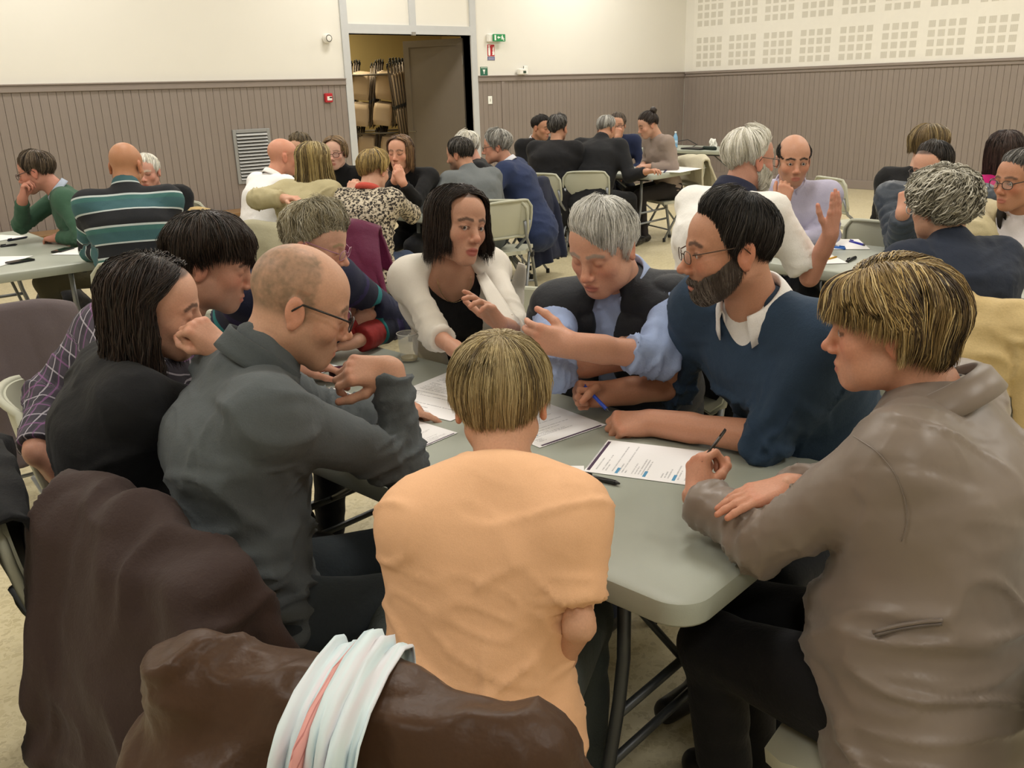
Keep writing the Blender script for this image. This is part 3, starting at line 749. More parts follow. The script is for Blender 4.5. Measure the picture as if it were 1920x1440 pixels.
def hand_mesh(wr, el, fd, pn, side, pose, h, s=1., arm=1., skin=(.6, .4, .3), nails=False):
    """side +1 right hand, -1 left hand; works in the hand frame then moved to the world"""
    R = hand_frame(fd, pn); th = -side
    cur, tm = POSES[pose]; pr = []
    e = R.T@(el-wr)/s
    pr.append(cap(e, (0, -.005, 0), .040*arm, .0265*arm, 0)); pr.append(cap(e*.35, (0, .012, 0), .030*arm, .0255*arm, .02, lat=V3(1, 0, 0), s=1.12))
    kx = [th*.030, th*.0105, -th*.009, -th*.027]; ky = [.086, .091, .087, .078]; ln = [.072, .080, .074, .058]
    for i in range(4):
        pr.append(cap((kx[i]*.55, .008, 0), (kx[i], ky[i], 0), .0155, .0115, .014))
    pr.append(ell((th*.024, .036, -.010), (.016, .028, .014), .014)); pr.append(ell((-th*.022, .036, -.008), (.013, .03, .012), .014))
    tips = []
    for i in range(4):
        p = V3(kx[i], ky[i], .001); a = 0; sp = (kx[i]*2.2 if pose in ('open', 'flat', 'relaxed', 'blade') else kx[i]*.6)
        rr = [.0093, .0086, .0080, .0068] if i < 3 else [.0082, .0075, .0068, .006]
        for q in range(3):
            a += math.radians(cur[i][q]); L_ = ln[i]*(.46, .30, .24)[q]
            d = unit(V3(sp*math.cos(a), math.cos(a), -math.sin(a))); b = p+d*L_
            pr.append(cap(p, b, rr[q], rr[q+1], .0035 if q else .007)); p = b
        tips.append((p, d, a))
    r0 = V3(th*.020, .022, -.008)
    if tm == 'out': ds = [V3(th*.62, .75, -.25), V3(th*.42, .88, -.25), V3(th*.25, .95, -.25)]
    elif tm == 'up': ds = [V3(th*.85, .5, .05), V3(th*.8, .6, .1), V3(th*.7, .7, .1)]
    elif tm == 'side': ds = [V3(th*.55, .75, -.45), V3(th*.2, .92, -.4), V3(th*.05, .95, -.3)]
    else: ds = [V3(th*.42, .72, -.62), V3(-th*.2, .75, -.62), V3(-th*.6, .7, -.4)]
    p = r0; rr = [.0135, .0112, .0102, .0085]
    for q, L_ in enumerate((.045, .034, .027)):
        b = p+unit(ds[q])*L_; pr.append(cap(p, b, rr[q], rr[q+1], .006)); p = b
    tips.append((p, unit(ds[2]), 0))
    v, f = sdf_mesh(pr, h/s); c = np.tile(np.array(skin), (len(v), 1))
    red = np.array(skin)*np.array([1.03, .80, .76])
    for (t, d, a) in tips:
        m = sstep(.022, .006, np.linalg.norm(v-t, axis=1)); c = c*(1-.5*m[:, None])+red*.5*m[:, None]
    kn = sstep(.016, .006, np.min([np.linalg.norm(v-V3(kx[i], ky[i], .01), axis=1) for i in range(4)], axis=0)); c = c*(1-.35*kn[:, None])+red*.35*kn[:, None]
    return (v*s)@R.T+wr, f, c

def ik(a, t, L1, L2, hint):
    d = t-a; n = np.linalg.norm(d)
    if n > (L1+L2)*.999: k = n/(L1+L2)*1.001; L1 *= k; L2 *= k
    x = (L1*L1-L2*L2+n*n)/(2*n); h = math.sqrt(max(L1*L1-x*x, 0)); u = unit(d); hv = hint-u*np.dot(hint, u)
    return a+u*x+unit(hv)*h

# ------------------------------------------------------------------ hair
def hair_paths(N, S, st, gl, seed=0, jit=1.):
    """N strands of S points in head frame; st = style; gl = gravity in head frame"""
    rs = np.random.RandomState(seed); c0 = V3(*st.get('cen', (0, -.012, .030))); rad = V3(*st.get('rad', (.0765, .0965, .0865)))
    a0, a1 = st.get('arc', (-180, 180)); ph = np.radians(rs.uniform(a0, a1, N)) if jit else np.radians(np.linspace(a0, a1, N))
    pd = np.degrees(ph); apd = np.abs(pd)
    hp, ht = st.get('line', (HLP, HLT)); th1 = np.radians(np.interp(apd, hp, ht)+jit*rs.uniform(-4, 4, N))
    # roots
    if 'rootline' in st:
        th0 = np.radians(np.interp(apd, *st['rootline'])); phr = ph.copy()
        root = np.stack([np.sin(th0)*np.sin(phr), np.sin(th0)*np.cos(phr), np.cos(th0)], 1)
    else:
        px = st.get('part', 0.); yf, yb = st.get('partline', (.55, -.35))
        yy = np.interp(apd, [0, 50, 130, 180], [yf, yf*.9, yb, yb]) + jit*rs.uniform(-.08, .08, N)
        sgn = np.where(pd >= 0, 1, -1)
        xx = px+.012*sgn
        root = np.stack([xx+0*yy, yy, np.sqrt(np.clip(1-yy**2-xx**2, .05, 1))], 1)
        if 'pole' in st: root = np.tile(unit(V3(*st['pole'])), (N, 1))+rs.normal(0, .05, (N, 3))*jit
    # fringe: front strands swept sideways
    sw = st.get('sweep', 0.); fb = st.get('frontback', 0.)
    phe = ph.copy()
    if st.get('side'):      # open the face: front strands end at +-side degrees
        sd = np.radians(st['side']); m = np.abs(phe) < sd; dirn = np.where(pd >= st.get('splits', 0.), 1, -1)
        phe = np.where(m, dirn*sd*(.92+.16*rs.rand(N)*jit), phe); th1 = np.where(m, np.radians(np.interp(st['side'], hp, ht))*(.9+.12*rs.rand(N)), th1)
    phe = phe+np.radians(sw)
    end = np.stack([np.sin(th1)*np.sin(phe), np.sin(th1)*np.cos(phe), np.cos(th1)], 1)
    root /= np.linalg.norm(root, axis=1)[:, None]
    t0 = rs.uniform(0, st.get('t0', .55), N)*jit if jit else np.zeros(N)
    L = np.interp(apd, *st['hang']) if isinstance(st.get('hang', 0), tuple) else np.full(N, st.get('hang', .01))
    L = L*(1+jit*rs.uniform(-st.get('lenv', .14), st.get('lenv', .12)*.8, N))
    arc = .13; S1 = np.clip(arc/(arc+L), .25, .95)
    vol = st.get('vol', .012); lift = rs.uniform(.55, 1.0, N) if jit else np.full(N, .62)
    om = np.arccos(np.clip((root*end).sum(1), -1, 1)); so = np.sin(om)+1e-6
    out = np.zeros((N, S, 3)); tt = np.linspace(0, 1, S)
    gd = unit(gl)
    vfun = st.get('volf')
    for k, q in enumerate(tt):
        u = t0+(1-t0)*q; w = np.clip(u/S1, 0, 1); e_ = np.clip((u-S1)/(1-S1), 0, 1)
        d = (np.sin((1-w)*om)/so)[:, None]*root+(np.sin(w*om)/so)[:, None]*end
        d /= np.linalg.norm(d, axis=1)[:, None]
        vv = vol*lift*(np.sin(np.clip(w, 0, 1)*math.pi*.5+.35).clip(.35, 1))
        if vfun is not None: vv = vv*vfun(d)
        if st.get('taper'): vv = vv*(1-st['taper']*w**st.get('tp', 4.))
        p = c0+rad*d+unit_rows(d*rad)*vv[:, None]
        # hanging end
        outw = unit_rows(np.stack([d[:, 0], d[:, 1], 0*d[:, 2]], 1))
        cur = st.get('curl', -.15)
        tang = unit_rows(np.cross(np.cross(d, gd[None, :]+0*d), d)) if st.get('hangdir') is None else np.tile(unit(V3(*st['hangdir'])), (N, 1))
        hd = st.get('ghang', .7)*gd[None, :]+(1-st.get('ghang', .7))*tang
        p = p+hd*(L*e_)[:, None]+outw*(L*cur*e_*e_)[:, None]
        out[:, k] = p
    if jit:
        if st.get('swept'):
            m_ = apd < st['swept']; out[m_] = out[m_][:, ::-1]
        w_ = st.get('wave', .0)
        ps = rs.uniform(0, 6.28, (N, 2)); fr = st.get('wavef', 2.)
        sp = st.get('spread', .0025)
        off = rs.normal(0, sp, (N, 3))
        for k, q in enumerate(tt):
            out[:, k] += off*q
            if w_:
                a = q*fr*6.28; out[:, k] += w_*np.stack([np.sin(a+ps[:, 0]), np.cos(a+ps[:, 0]+.7), np.sin(a*.8+ps[:, 1])], 1)*min(1, q*3+.3)
        cl = st.get('clump', .0)
        if cl: out += cl*np.stack([noise3(out*st.get('clf', 38.)+i*11.3) for i in range(3)], -1)*tt[None, :, None]
    return out
def unit_rows(a): return a/(np.linalg.norm(a, axis=-1)[..., None]+1e-9)
def strands_mesh(P, w, cols):
    N, S, _ = P.shape; t = np.gradient(P, axis=1); t = unit_rows(t)
    ref = np.tile(V3(.3, .2, .93), (N, S, 1)); a = unit_rows(np.cross(t, ref)); b = np.cross(t, a)
    prof = np.interp(np.linspace(0, 1, S), [0, .15, .7, 1], [.55, 1, .85, .12])
    ww = (w[:, None]*prof[None, :])[..., None]
    vs = np.stack([P+ww*(a*math.cos(x)+b*math.sin(x)) for x in (0, 2.094, 4.189)], 2)
    idx = np.arange(N*S*3).reshape(N, S, 3); fs = []
    for k in range(3):
        k2 = (k+1) % 3; fs.append(np.stack([idx[:, :-1, k], idx[:, :-1, k2], idx[:, 1:, k2], idx[:, 1:, k]], -1).reshape(-1, 4))
    return vs.reshape(-1, 3), np.concatenate(fs), np.repeat(cols, S*3, axis=0)
def snap_to(P, kd, hn, vol, rs):
    Q = P.reshape(-1, 3); out = np.zeros_like(Q); k = np.repeat(rs.uniform(.35, 1., P.shape[0]), P.shape[1])
    for i, p in enumerate(Q): co_, ix, _ = kd.find(p); out[i] = np.array(co_)+hn[ix]*vol*k[i]
    return out.reshape(P.shape)
def hair_mesh(st, gl, N, seed, w, kd=None, hn=None):
    """base shell + strands, colours from st['cols'] = [(hex, weight)]"""
    rs = np.random.RandomState(seed+5); parts = []
    pal = np.array([srgb(c) for c, _ in st['cols']]); wt = np.array([q for _, q in st['cols']], float); wt /= wt.sum()
    # shell, lofted from regular paths
    m, S = 84, 12; s2 = dict(st); s2['vol'] = st.get('vol', .012)*.95
    P = hair_paths(m, S, s2, gl, seed, 0)
    sh_ = st.get('shell', .9); tt = np.linspace(0, S-1, S)*sh_; i0 = np.minimum(tt.astype(int), S-2); fq = (tt-i0)[None, :, None]; P = P[:, i0]*(1-fq)+P[:, i0+1]*fq
    if st.get('snap'): P = snap_to(P, kd, hn, st['snap'], np.random.RandomState(1))
    ctr = V3(0, -.01, .01)
    thk = st.get('thick', .012); inn = P-unit_rows(P-ctr)*thk; inn[:, -1] = P[:, -1]*.6+inn[:, -1]*.4
    full = st.get('arc', (-180, 180)) == (-180, 180)
    G = np.concatenate([P, inn[:, ::-1]], 1); T = G.shape[1]; id_ = np.arange(m*T).reshape(m, T)
    nxt = np.roll(id_, -1, 0) if full else id_[1:]; cur = id_ if full else id_[:-1]
    if st.get('splitsheet'):   # do not web across the open face
        keep = np.ones(len(cur), bool); ang = np.linspace(-180, 180, m); keep[np.abs(ang[:len(cur)]-st.get('splits', 0)) < 6] = False; cur = cur[keep]; nxt = nxt[keep]
    f = np.stack([cur[:, :-1], cur[:, 1:], nxt[:, 1:], nxt[:, :-1]], -1).reshape(-1, 4)
    base = (pal*wt[:, None]).sum(0)*.8; cc = base*(1+.25*noise3(G.reshape(-1, 3)*60)[:, None])
    parts.append((G.reshape(-1, 3), f, np.clip(cc, 0, 1)))
    S = st.get('S', 8); P = hair_paths(N, S, st, gl, seed+1, 1.)
    if st.get('snap'): P = snap_to(P, kd, hn, st['snap'], rs)
    # strand colour: streaky, coherent by direction
    key = noise3(P[:, S//2]*np.array([60., 60., 12.])+seed)*.5+.5; key = np.clip((key-.5)*1.5+.5+rs.normal(0, st.get('cvar', .26), N), 0, .999)
    ci = np.searchsorted(np.cumsum(wt), key); cs = pal[np.clip(ci, 0, len(pal)-1)]*rs.uniform(.8, 1.15, (N, 1))
    parts.append(strands_mesh(P, rs.uniform(.6, 1.25, N)*w, np.clip(cs, 0, 1)))
    return jmesh(parts)

# ------------------------------------------------------------------ clothes
class Jt: pass
def torso_prims(J, g, lower=True):
    f = J.fat; lat = J.br; S0, S1, S2, S3 = J.S; up = unit(S3-S2); dp = J.deep
    n = S3-up*.045; pr = []
    if lower: pr += [cap(S0-ZUP*.01, S1, .112*f+g, .100*f*dp+g, .05, 'u', lat, J.wid)]
    else: pr += [cap(S0+(S1-S0)*.4, S1, .100*f+g, .098*f*dp+g, .05, 'u', lat, J.wid)]
    pr += [cap(S1, S2, .100*f*dp+g, .106*f*dp+g, .06, 'u', lat, J.wid), cap(S2, n-up*.03, .104*f+g, .062+g, .06, 'u', lat, J.wid*1.05)]
    for sh in (J.shR, J.shL):
        pr += [cap(n-up*.03, sh, .064+g*.8, .046*J.arm+g*.6, .035), cap(n+up*.018, sh+up*.002, .046+g*.6, .041+g*.6, .04)]
        pr += [ell(sh-up*.015, (.045*J.arm+g*.6+getattr(J, 'shx', 0),)*3, .045)]
        sd_ = 1 if np.dot(sh-S3, lat) > 0 else -1
        pr += [cap(sh-up*.035+(S3-sh)*.12, S2+lat*sd_*.075*f-up*.04, .046+g*.7, .066*f+g*.7, .08)]
    if J.belly: pr.append(ell((S0+S1)/2+J.bf*(.03+J.belly*.4), (.14*f+J.belly+g, .10*f+J.belly+g, .14+g), .06, 'u', np.stack([J.br, J.bf, unit(np.cross(J.br, J.bf))], 1)))
    if J.bust:
        for s in (-1, 1): pr.append(ell(S2+J.br*s*.075+J.bf*(.075+J.bust*.3)-up*.05, (.062+J.bust*.3+g, .055+J.bust*.4+g, .062+J.bust*.3+g), .05, 'u', np.stack([J.br, J.bf, unit(np.cross(J.br, J.bf))], 1)))
    if J.hump: pr.append(ell((S2*.6+S3*.4)-J.bf*.035, (.13*f+g, .07*f+g, .13+g), .06, 'u', np.stack([J.br, J.bf, unit(np.cross(J.br, J.bf))], 1)))
    return pr
def arm_prims(J, g, fr, k=.016, loose=0., cuts=True, sides='RL', flare=0.):
    """fr: 0..1 upper arm, 1..2 forearm"""
    pr = []; ct = []
    for s in sides:
        sh, el, wr = getattr(J, 'sh'+s), getattr(J, 'el'+s), getattr(J, 'wr'+s); a = J.arm
        r1, r2, r3 = .0465*a+g*.6+loose, .0385*a+g*.6+loose, .0285*a+g*.6+loose*.5+flare
        f_ = fr[0 if s == 'R' else 1] if isinstance(fr, tuple) else fr
        if f_ <= 1:
            E = sh+(el-sh)*f_; pr.append(cap(sh, E, r1, r1*.97+flare, k)); dn = unit(el-sh); R_ = r1*1.5
        else:
            E = el+(wr-el)*(f_-1); re = r2+(r3-r2)*(f_-1)
            pr += [cap(sh, el, r1, r2, k), cap(el, E+unit(wr-el)*.03, r2, re, k*.8), ell(el, (r2*1.02,)*3, .02)]; dn = unit(wr-el); R_ = re*1.9+.015
        if cuts: ct.append(halfcut(E, dn, R_))
    return pr+ct
def leg_prims(J, g):
    pr = [cap(J.hpR, J.hpL, .092*J.fat+g, None, .04), cap(J.S[0], J.S[0]+(J.S[1]-J.S[0])*.35, .1*J.fat+g, .095*J.fat+g, .04, 'u', J.br, 1.35)]
    for s in 'RL':
        hp, kn, an = getattr(J, 'hp'+s), getattr(J, 'kn'+s), getattr(J, 'an'+s)
        pr += [cap(hp, kn, .086*J.fat+g, .060+g, .04), cap(kn, an, .058+g, .046+g, .03)]
    return pr
def body_coords(J, v):
    """lateral, forward, height along the spine; along-arm height for sleeves"""
    S0, S1, S2, S3 = J.S; L = [0]; 
    for a, b in ((S0, S1), (S1, S2), (S2, S3)): L.append(L[-1]+np.linalg.norm(b-a))
    best = np.full(len(v), 9.); hz = np.zeros(len(v))
    for i, (a, b) in enumerate(((S0, S1), (S1, S2), (S2, S3))):
        d, h = segd(v, a, b); hh = h.copy()
        ba = b-a; raw = ((v-a)@ba)/(ba@ba); 
        hh = np.where((i == 0) & (raw < 0), raw, h); hh = np.where((i == 2) & (raw > 1), raw, hh)
        m = d < best; best = np.where(m, d, best); hz = np.where(m, L[i]+hh*(L[i+1]-L[i]), hz)
    lat = (v-S1)@J.br; fw = (v-S1)@J.bf; isarm = np.zeros(len(v))
    for s in 'RL':
        sh, el, wr = getattr(J, 'sh'+s), getattr(J, 'el'+s), getattr(J, 'wr'+s)
        d1, h1 = segd(v, sh, el); d2, h2 = segd(v, el, wr); L1 = np.linalg.norm(el-sh); L2 = np.linalg.norm(wr-el)
        d = np.minimum(d1, d2); al = np.where(d1 < d2, h1*L1, L1+h2*L2)
        wgt = sstep(1.25, .7, d*1.9/(best+1e-6))*sstep(.02, .12, al)*sstep(.10, .08, d); m = wgt > .5
        hz = np.where(m, L[3]-.05-al, hz); ax = unit(el-sh); w = np.cross(ax, J.bf)
        lat = np.where(m, (v-sh)@unit(w), lat); isarm = np.maximum(isarm, wgt)
    return np.stack([lat, fw, hz], 1), isarm
def wrinkle(J, v, f, amp, seed=0, arms=True, scale=1.):
    n = vnormals(v, f); q, isarm = body_coords(J, v); s = scale
    w = np.stack([noise3(q*5*s+seed), noise3(q*5*s+seed+9), noise3(q*5*s+seed+17)], 1)*.55
    def ridge(x, p=2.0): return np.clip(1-np.abs(noise3(x))*p*1.25, 0, 1)**1.4-.22
    sg = np.where(q[:, 0] >= 0, 1., -1.); al = np.abs(q[:, 0])
    # folds running from the armpits down across the back and belly, and drag lines above the waist
    a = ridge(np.stack([al*4+q[:, 2]*3, q[:, 1]*4+sg*3, q[:, 2]*13-al*8], 1)*s+w+seed*3.1, 2.6)
    b = ridge(np.stack([q[:, 0]*7-q[:, 2]*4, q[:, 1]*7, q[:, 2]*24+q[:, 0]*7], 1)*s+w*1.5+seed*1.7, 2.4)
    c = ridge(np.stack([q[:, 0]*20, q[:, 1]*20, q[:, 2]*5], 1)*s+w*1.2+seed, 2.4)
    low = sstep(.40, .08, q[:, 2]); pit = np.exp(-((al-.16)/.07)**2-((q[:, 2]-.40)/.10)**2)
    d = amp*((.35+.75*low+.7*pit)*a*.8+(.2+.6*low)*b*.55+pit*c*.35+noise3(q*7*s+seed)*.30)
    d = d*(1-isarm)+isarm*amp*.2*noise3(v*12+seed)
    if arms:
        for sd in 'RL':
            sh, el, wr = getattr(J, 'sh'+sd), getattr(J, 'el'+sd), getattr(J, 'wr'+sd)
            ax = unit(wr-el); ax1 = unit(el-sh); inn = unit(unit(sh-el)+unit(wr-el)+1e-6)
            for (c_, axx, wd, am, fr_) in ((el, ax, .12, .85, 34), (el, ax1, .12, .7, 34), (wr, ax, .11, .7, 40), (sh, ax1, .10, .3, 30)):
                r = v-c_; u = r@axx; pr = r-u[:, None]*axx; g = np.exp(-(np.linalg.norm(r, axis=1)/wd)**2)*np.clip(isarm+.35*(np.linalg.norm(r, axis=1) < .09), 0, 1)
                ph = np.stack([u*fr_+(pr@inn)*14, pr@J.bf*10, pr@ZUP*10], 1)+seed*2.3+(1 if sd == 'R' else 5)
                d = d+g*amp*am*(ridge(ph, 2.3)-.1)
    return v+n*(1.35*d)[:, None]
def front_at(J, v, xs, hs, rad=.016, sgn=1.):
    """points on the garment's front (or back) at lateral x, body height h above S0"""
    upb = unit(np.cross(J.br, J.bf)); q = np.stack([(v-J.S[0])@J.br, (v-J.S[0])@J.bf*sgn, (v-J.S[0])@upb], 1); out = []
    for x, h in zip(xs, hs):
        m = (np.abs(q[:, 0]-x) < rad) & (np.abs(q[:, 2]-h) < rad)
        y = q[m, 1].max() if m.any() else .1
        out.append(J.S[0]+J.br*x+J.bf*y*sgn+upb*h)
    return np.array(out)
def collar_mesh(c, ax, fw, r=.068, stand=.03, fall=.036, gap=22, point=.022, flare=.016, th=.0035, tilt=.25):
    """folded shirt collar: c neck base, ax neck axis, fw forward"""
    ax = unit(ax); fw = unit(fw-ax*np.dot(fw, ax)); rt = np.cross(fw, ax); axb = unit(ax-fw*tilt*0)
    def fn(u, v):
        a = math.radians(gap+(360-2*gap)*u); fr = max(0., math.cos(a)); ee = min(u, 1-u)
        pt = max(0, 1-ee/.13)
        prof = [(0, 0), (-.002, stand*.6), (.001, stand), (.006, stand*.98), (flare*.7, stand*.5), (flare+.004, stand-fall-point*pt)]
        t = v*(len(prof)-1); i = min(int(t), len(prof)-2); q = t-i
        dr = prof[i][0]*(1-q)+prof[i+1][0]*q; z = prof[i][1]*(1-q)+prof[i+1][1]*q
        rr = r+dr; drop = -.028*fr*(1 if True else 0)
        return c+(fw*math.cos(a)*rr*1.0+rt*math.sin(a)*rr)+ax*(z+drop+.012*max(0, -math.cos(a)))
    return sheet(fn, 36, 10, th)
def ring_mesh(c, ax, fw, r, w, n=28, wid=1., drop=.0):
    ax = unit(ax); fw = unit(fw-ax*np.dot(fw, ax)); rt = np.cross(fw, ax)
    return MB().tube([c+fw*math.cos(a)*r+rt*math.sin(a)*r*wid-ax*drop*max(0, math.cos(a)) for a in np.linspace(0, 2*math.pi, n, False)], w, 8, closed=True)
class Base:
    def __init__(s, root, b): s.root = root; s.b = np.array(b, float)
    def put(s, name, v, f, mat, parent=None, smooth=True, col=None, vecs=None, label=None):
        o = link(name, mesh_data(name, np.asarray(v)-s.b, f, mat, smooth, col, vecs), parent or s.root)
        if label: o['label'] = label
        return o
    def mb(s, name, mb, mat, parent=None, smooth=True, label=None): return s.put(name, np.array(mb.v), mb.f, mat, parent, smooth, label=label)

def glasses(B, Hm, Hc, colr, rx=.023, rz=.017, wire=.0016, metal=False, dz=.0, hs=1., parent=None, name='glasses', rimless=False):
    mt = plain(colr, .3, .8 if metal else 0.); mb = MB(); T = lambda p: Hc+Hm@(np.array(p)*hs)
    for s in (-1, 1):
        pts = []
        for a in np.linspace(0, 2*math.pi, 20, False):
            ca, sa = math.cos(a), math.sin(a); pts.append(T((s*.0335+rx*np.sign(ca)*abs(ca)**.75, .106-.10*(abs(s*.0335+rx*ca)-.02), -.001+dz+rz*np.sign(sa)*abs(sa)**.75)))
        if not rimless: mb.tube(pts, wire, 6, closed=True)
        xo = s*(.0335+rx)
        mb.tube([T((xo, .098, .006+dz)), T((s*.0745, .075, .010+dz)), T((s*.081, -.005, .014+dz)), T((s*.083, -.022, -.004+dz))], wire*1.25, 6)
    mb.tube([T((-.0335+rx, .106, .003+dz)), T((0, .111, .007+dz)), T((.0335-rx, .106, .003+dz))], wire, 6)
    g = B.mb(name, mb, mt, parent)
    gl = NT('lens'); gl.base((.9, .92, .92)); gl.set(Roughness=.02, Alpha=.10) if 'lens' not in _mc else None
    if 'lens' not in _mc: _mc['lens'] = gl.m
    for s in (-1, 1):
        pts = []
        for a in np.linspace(0, 2*math.pi, 16, False):
            ca, sa = math.cos(a), math.sin(a); pts.append(T((s*.0335+rx*np.sign(ca)*abs(ca)**.75, .106-.10*(abs(s*.0335+rx*ca)-.02), -.001+dz+rz*np.sign(sa)*abs(sa)**.75)))
        B.put('lens', np.array(pts), [tuple(range(16))], _mc['lens'], g, False)
    return g

def WP(r, f, z): return RH*r+FH*f+ZUP*z
def fit(ref, p, lo, hi):
    """slides p along its line of sight until its distance from ref is a believable bone length"""
    d = p-CAM; t0 = np.linalg.norm(d); d = d/t0; n = np.linalg.norm(p-ref)
    if lo <= n <= hi: return p
    L = min(max(n, lo), hi); b = d@(ref-CAM); c = (ref-CAM)@(ref-CAM)-L*L; q = b*b-c
    if q >= 0:
        r = math.sqrt(q); t = min((b-r, b+r), key=lambda x: abs(x-t0)); return CAM+d*t
    m = CAM+d*b; return ref+unit(m-ref)*L
def hdg(a): a = math.radians(a); return FH*math.cos(a)+RH*math.sin(a)
def rotm(fwd, pitch, roll):
    f = unit(fwd); r = unit(np.cross(f, ZUP)); u = ZUP
    p = math.radians(pitch); f2 = f*math.cos(p)-u*math.sin(p); u2 = u*math.cos(p)+f*math.sin(p)
    q = math.radians(roll); r3 = r*math.cos(q)-u2*math.sin(q); u3 = u2*math.cos(q)+r*math.sin(q)
    return np.stack([r3, f2, u3], 1)
CHAIRS = []
def person(label, head, hh, bh, face, hair=None, top=None, lower='#23242a', lean=.1, side=0., neck=18., sw=.175, fat=1., wid=1.42, deep=1., belly=0., bust=0., hump=0, arm=1., R=None, L=None, hs=1., pz=.545,
           knee=(0., 0.), feet=None, glass=None, chairl=None, chairoff=(0., 0.), pel=None, shR=None, shL=None, seed=1, res=None, spine=0., shoes='#1c1a19', layers=(), hands=True, legs=True, chairdir=None, kneepts=None, shrug=0., chairpos=None):
    Hc = D(*head); zc = head[2]
    lod = 0 if zc < 3.2 else (1 if zc < 6 else 2)
    if lod: hs *= 1.06; fat *= 1.07; sw *= 1.07
    hres = (.0034, .0052, .0075)[lod]; gres = (.0082, .013, .018)[lod]; dres = (.0033, .0052, .0075)[lod]
    bf = hdg(bh); br = unit(np.cross(bf, ZUP)); Hm = rotm(hdg(hh[0]), hh[1], hh[2])
    at = Hc+Hm@V3(0, -.03, -.045)*hs; na = math.radians(neck)
    nb = at-(ZUP*math.cos(na)+bf*math.sin(na))*.098*hs
    J = Jt(); J.bf, J.br = bf, br; J.fat, J.wid, J.deep, J.belly, J.bust, J.arm, J.hump = fat, wid, deep, belly, bust, arm, hump
    S0 = pel if pel is not None else V3(nb[0], nb[1], 0)-bf*lean+br*side+ZUP*pz
    S3 = nb; ba = unit(np.cross(br, unit(S3-S0)))   # towards front of the torso
    if np.dot(ba, bf) < 0: ba = -ba
    J.S = [S0, S0+(S3-S0)*.36-ba*(.01+spine*.6), S0+(S3-S0)*.70-ba*(.015+spine), S3]
    up = unit(S3-J.S[2]); J.up = up
    J.shR = shR if shR is not None else S3-up*(.050-shrug)+br*sw+ba*.0
    J.shL = shL if shL is not None else S3-up*(.050-shrug)-br*sw+ba*.0
    aw = {}
    for s, A, sg in (('R', R, 1), ('L', L, -1)):
        A = dict(A or {}); sh = getattr(J, 'sh'+s)
        w = A.get('w'); 
        if w is None: w = V3(S0[0], S0[1], 0)+bf*.36+br*sg*.10+ZUP*.66
        hint = A.get('e'); hint = (br*sg*.6-ZUP*.8-bf*.3) if hint is None else hint
        if A.get('ep') is not None:
            el = fit(sh, A['ep'], 0. if lod == 0 else .2, .38 if lod == 0 else .33); w = fit(el, w, 0. if lod == 0 else .18, .30)
        else:
            if A.get('w') is not None: w = fit(sh, w, .2, .55)
            el = ik(sh, w, .285*A.get('len', 1.), .25*A.get('len', 1.), hint)
        setattr(J, 'el'+s, el); setattr(J, 'wr'+s, w)
        fd = A.get('fd'); fd = unit(w-el) if fd is None else fd; pn = A.get('pn'); pn = -ZUP+.2*br*-sg if pn is None else pn
        aw[s] = (A.get('hand', 'relaxed'), fd, pn, A.get('show', True))
    J.hpR, J.hpL = S0+br*.078*fat-ZUP*.015, S0-br*.078*fat-ZUP*.015
    for s, sg, kk in (('R', 1, knee[0]), ('L', -1, knee[1])):
        hp = getattr(J, 'hp'+s); dk = unit(bf*math.cos(math.radians(kk))+br*math.sin(math.radians(kk))*1.)
        kn = V3(hp[0], hp[1], 0)+dk*.42+br*sg*.03+ZUP*.50
        if kneepts is not None: kn = kneepts[0 if s == 'R' else 1]
        fo = V3(kn[0], kn[1], .085)+bf*(feet[0 if s == 'R' else 1] if feet else -.06)
        setattr(J, 'kn'+s, kn); setattr(J, 'an'+s, fo)
    base = V3(S0[0], S0[1], 0)
    root = thing('person', label, 'person', base); B = Base(root, base)
    # ---------------- skin
    nbl = Hm.T@(nb-Hc)/hs
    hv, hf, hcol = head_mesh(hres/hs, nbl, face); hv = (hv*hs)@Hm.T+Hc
    sk = skin_lin(face.get('skin', '#d3a183')); parts = [(hv, hf, hcol)]
    for s, sg in (('R', 1), ('L', -1)):
        hp_, fd, pn, show = aw[s]
        if show and hands: parts.append(hand_mesh(getattr(J, 'wr'+s), getattr(J, 'el'+s), fd, pn, sg, hp_, dres, .98*hs*(.93 if face.get('fem') else 1.), arm*(.9 if face.get('fem') else 1.), sk*np.array(face.get('handk', (.97, .93, .92)))))
    cv, cf = sdf_mesh(torso_prims(J, -.014)+arm_prims(J, -.012, 1.9, cuts=False)+leg_prims(J, -.014)+[cap(S3-up*.06, S3+up*.02, .066, .058, .03)], .012 if lod == 0 else .026)
    parts.append((cv, cf, sk))
    v, f, c = jmesh(parts); body = B.put('body', v, f, M_SKIN, col=c)
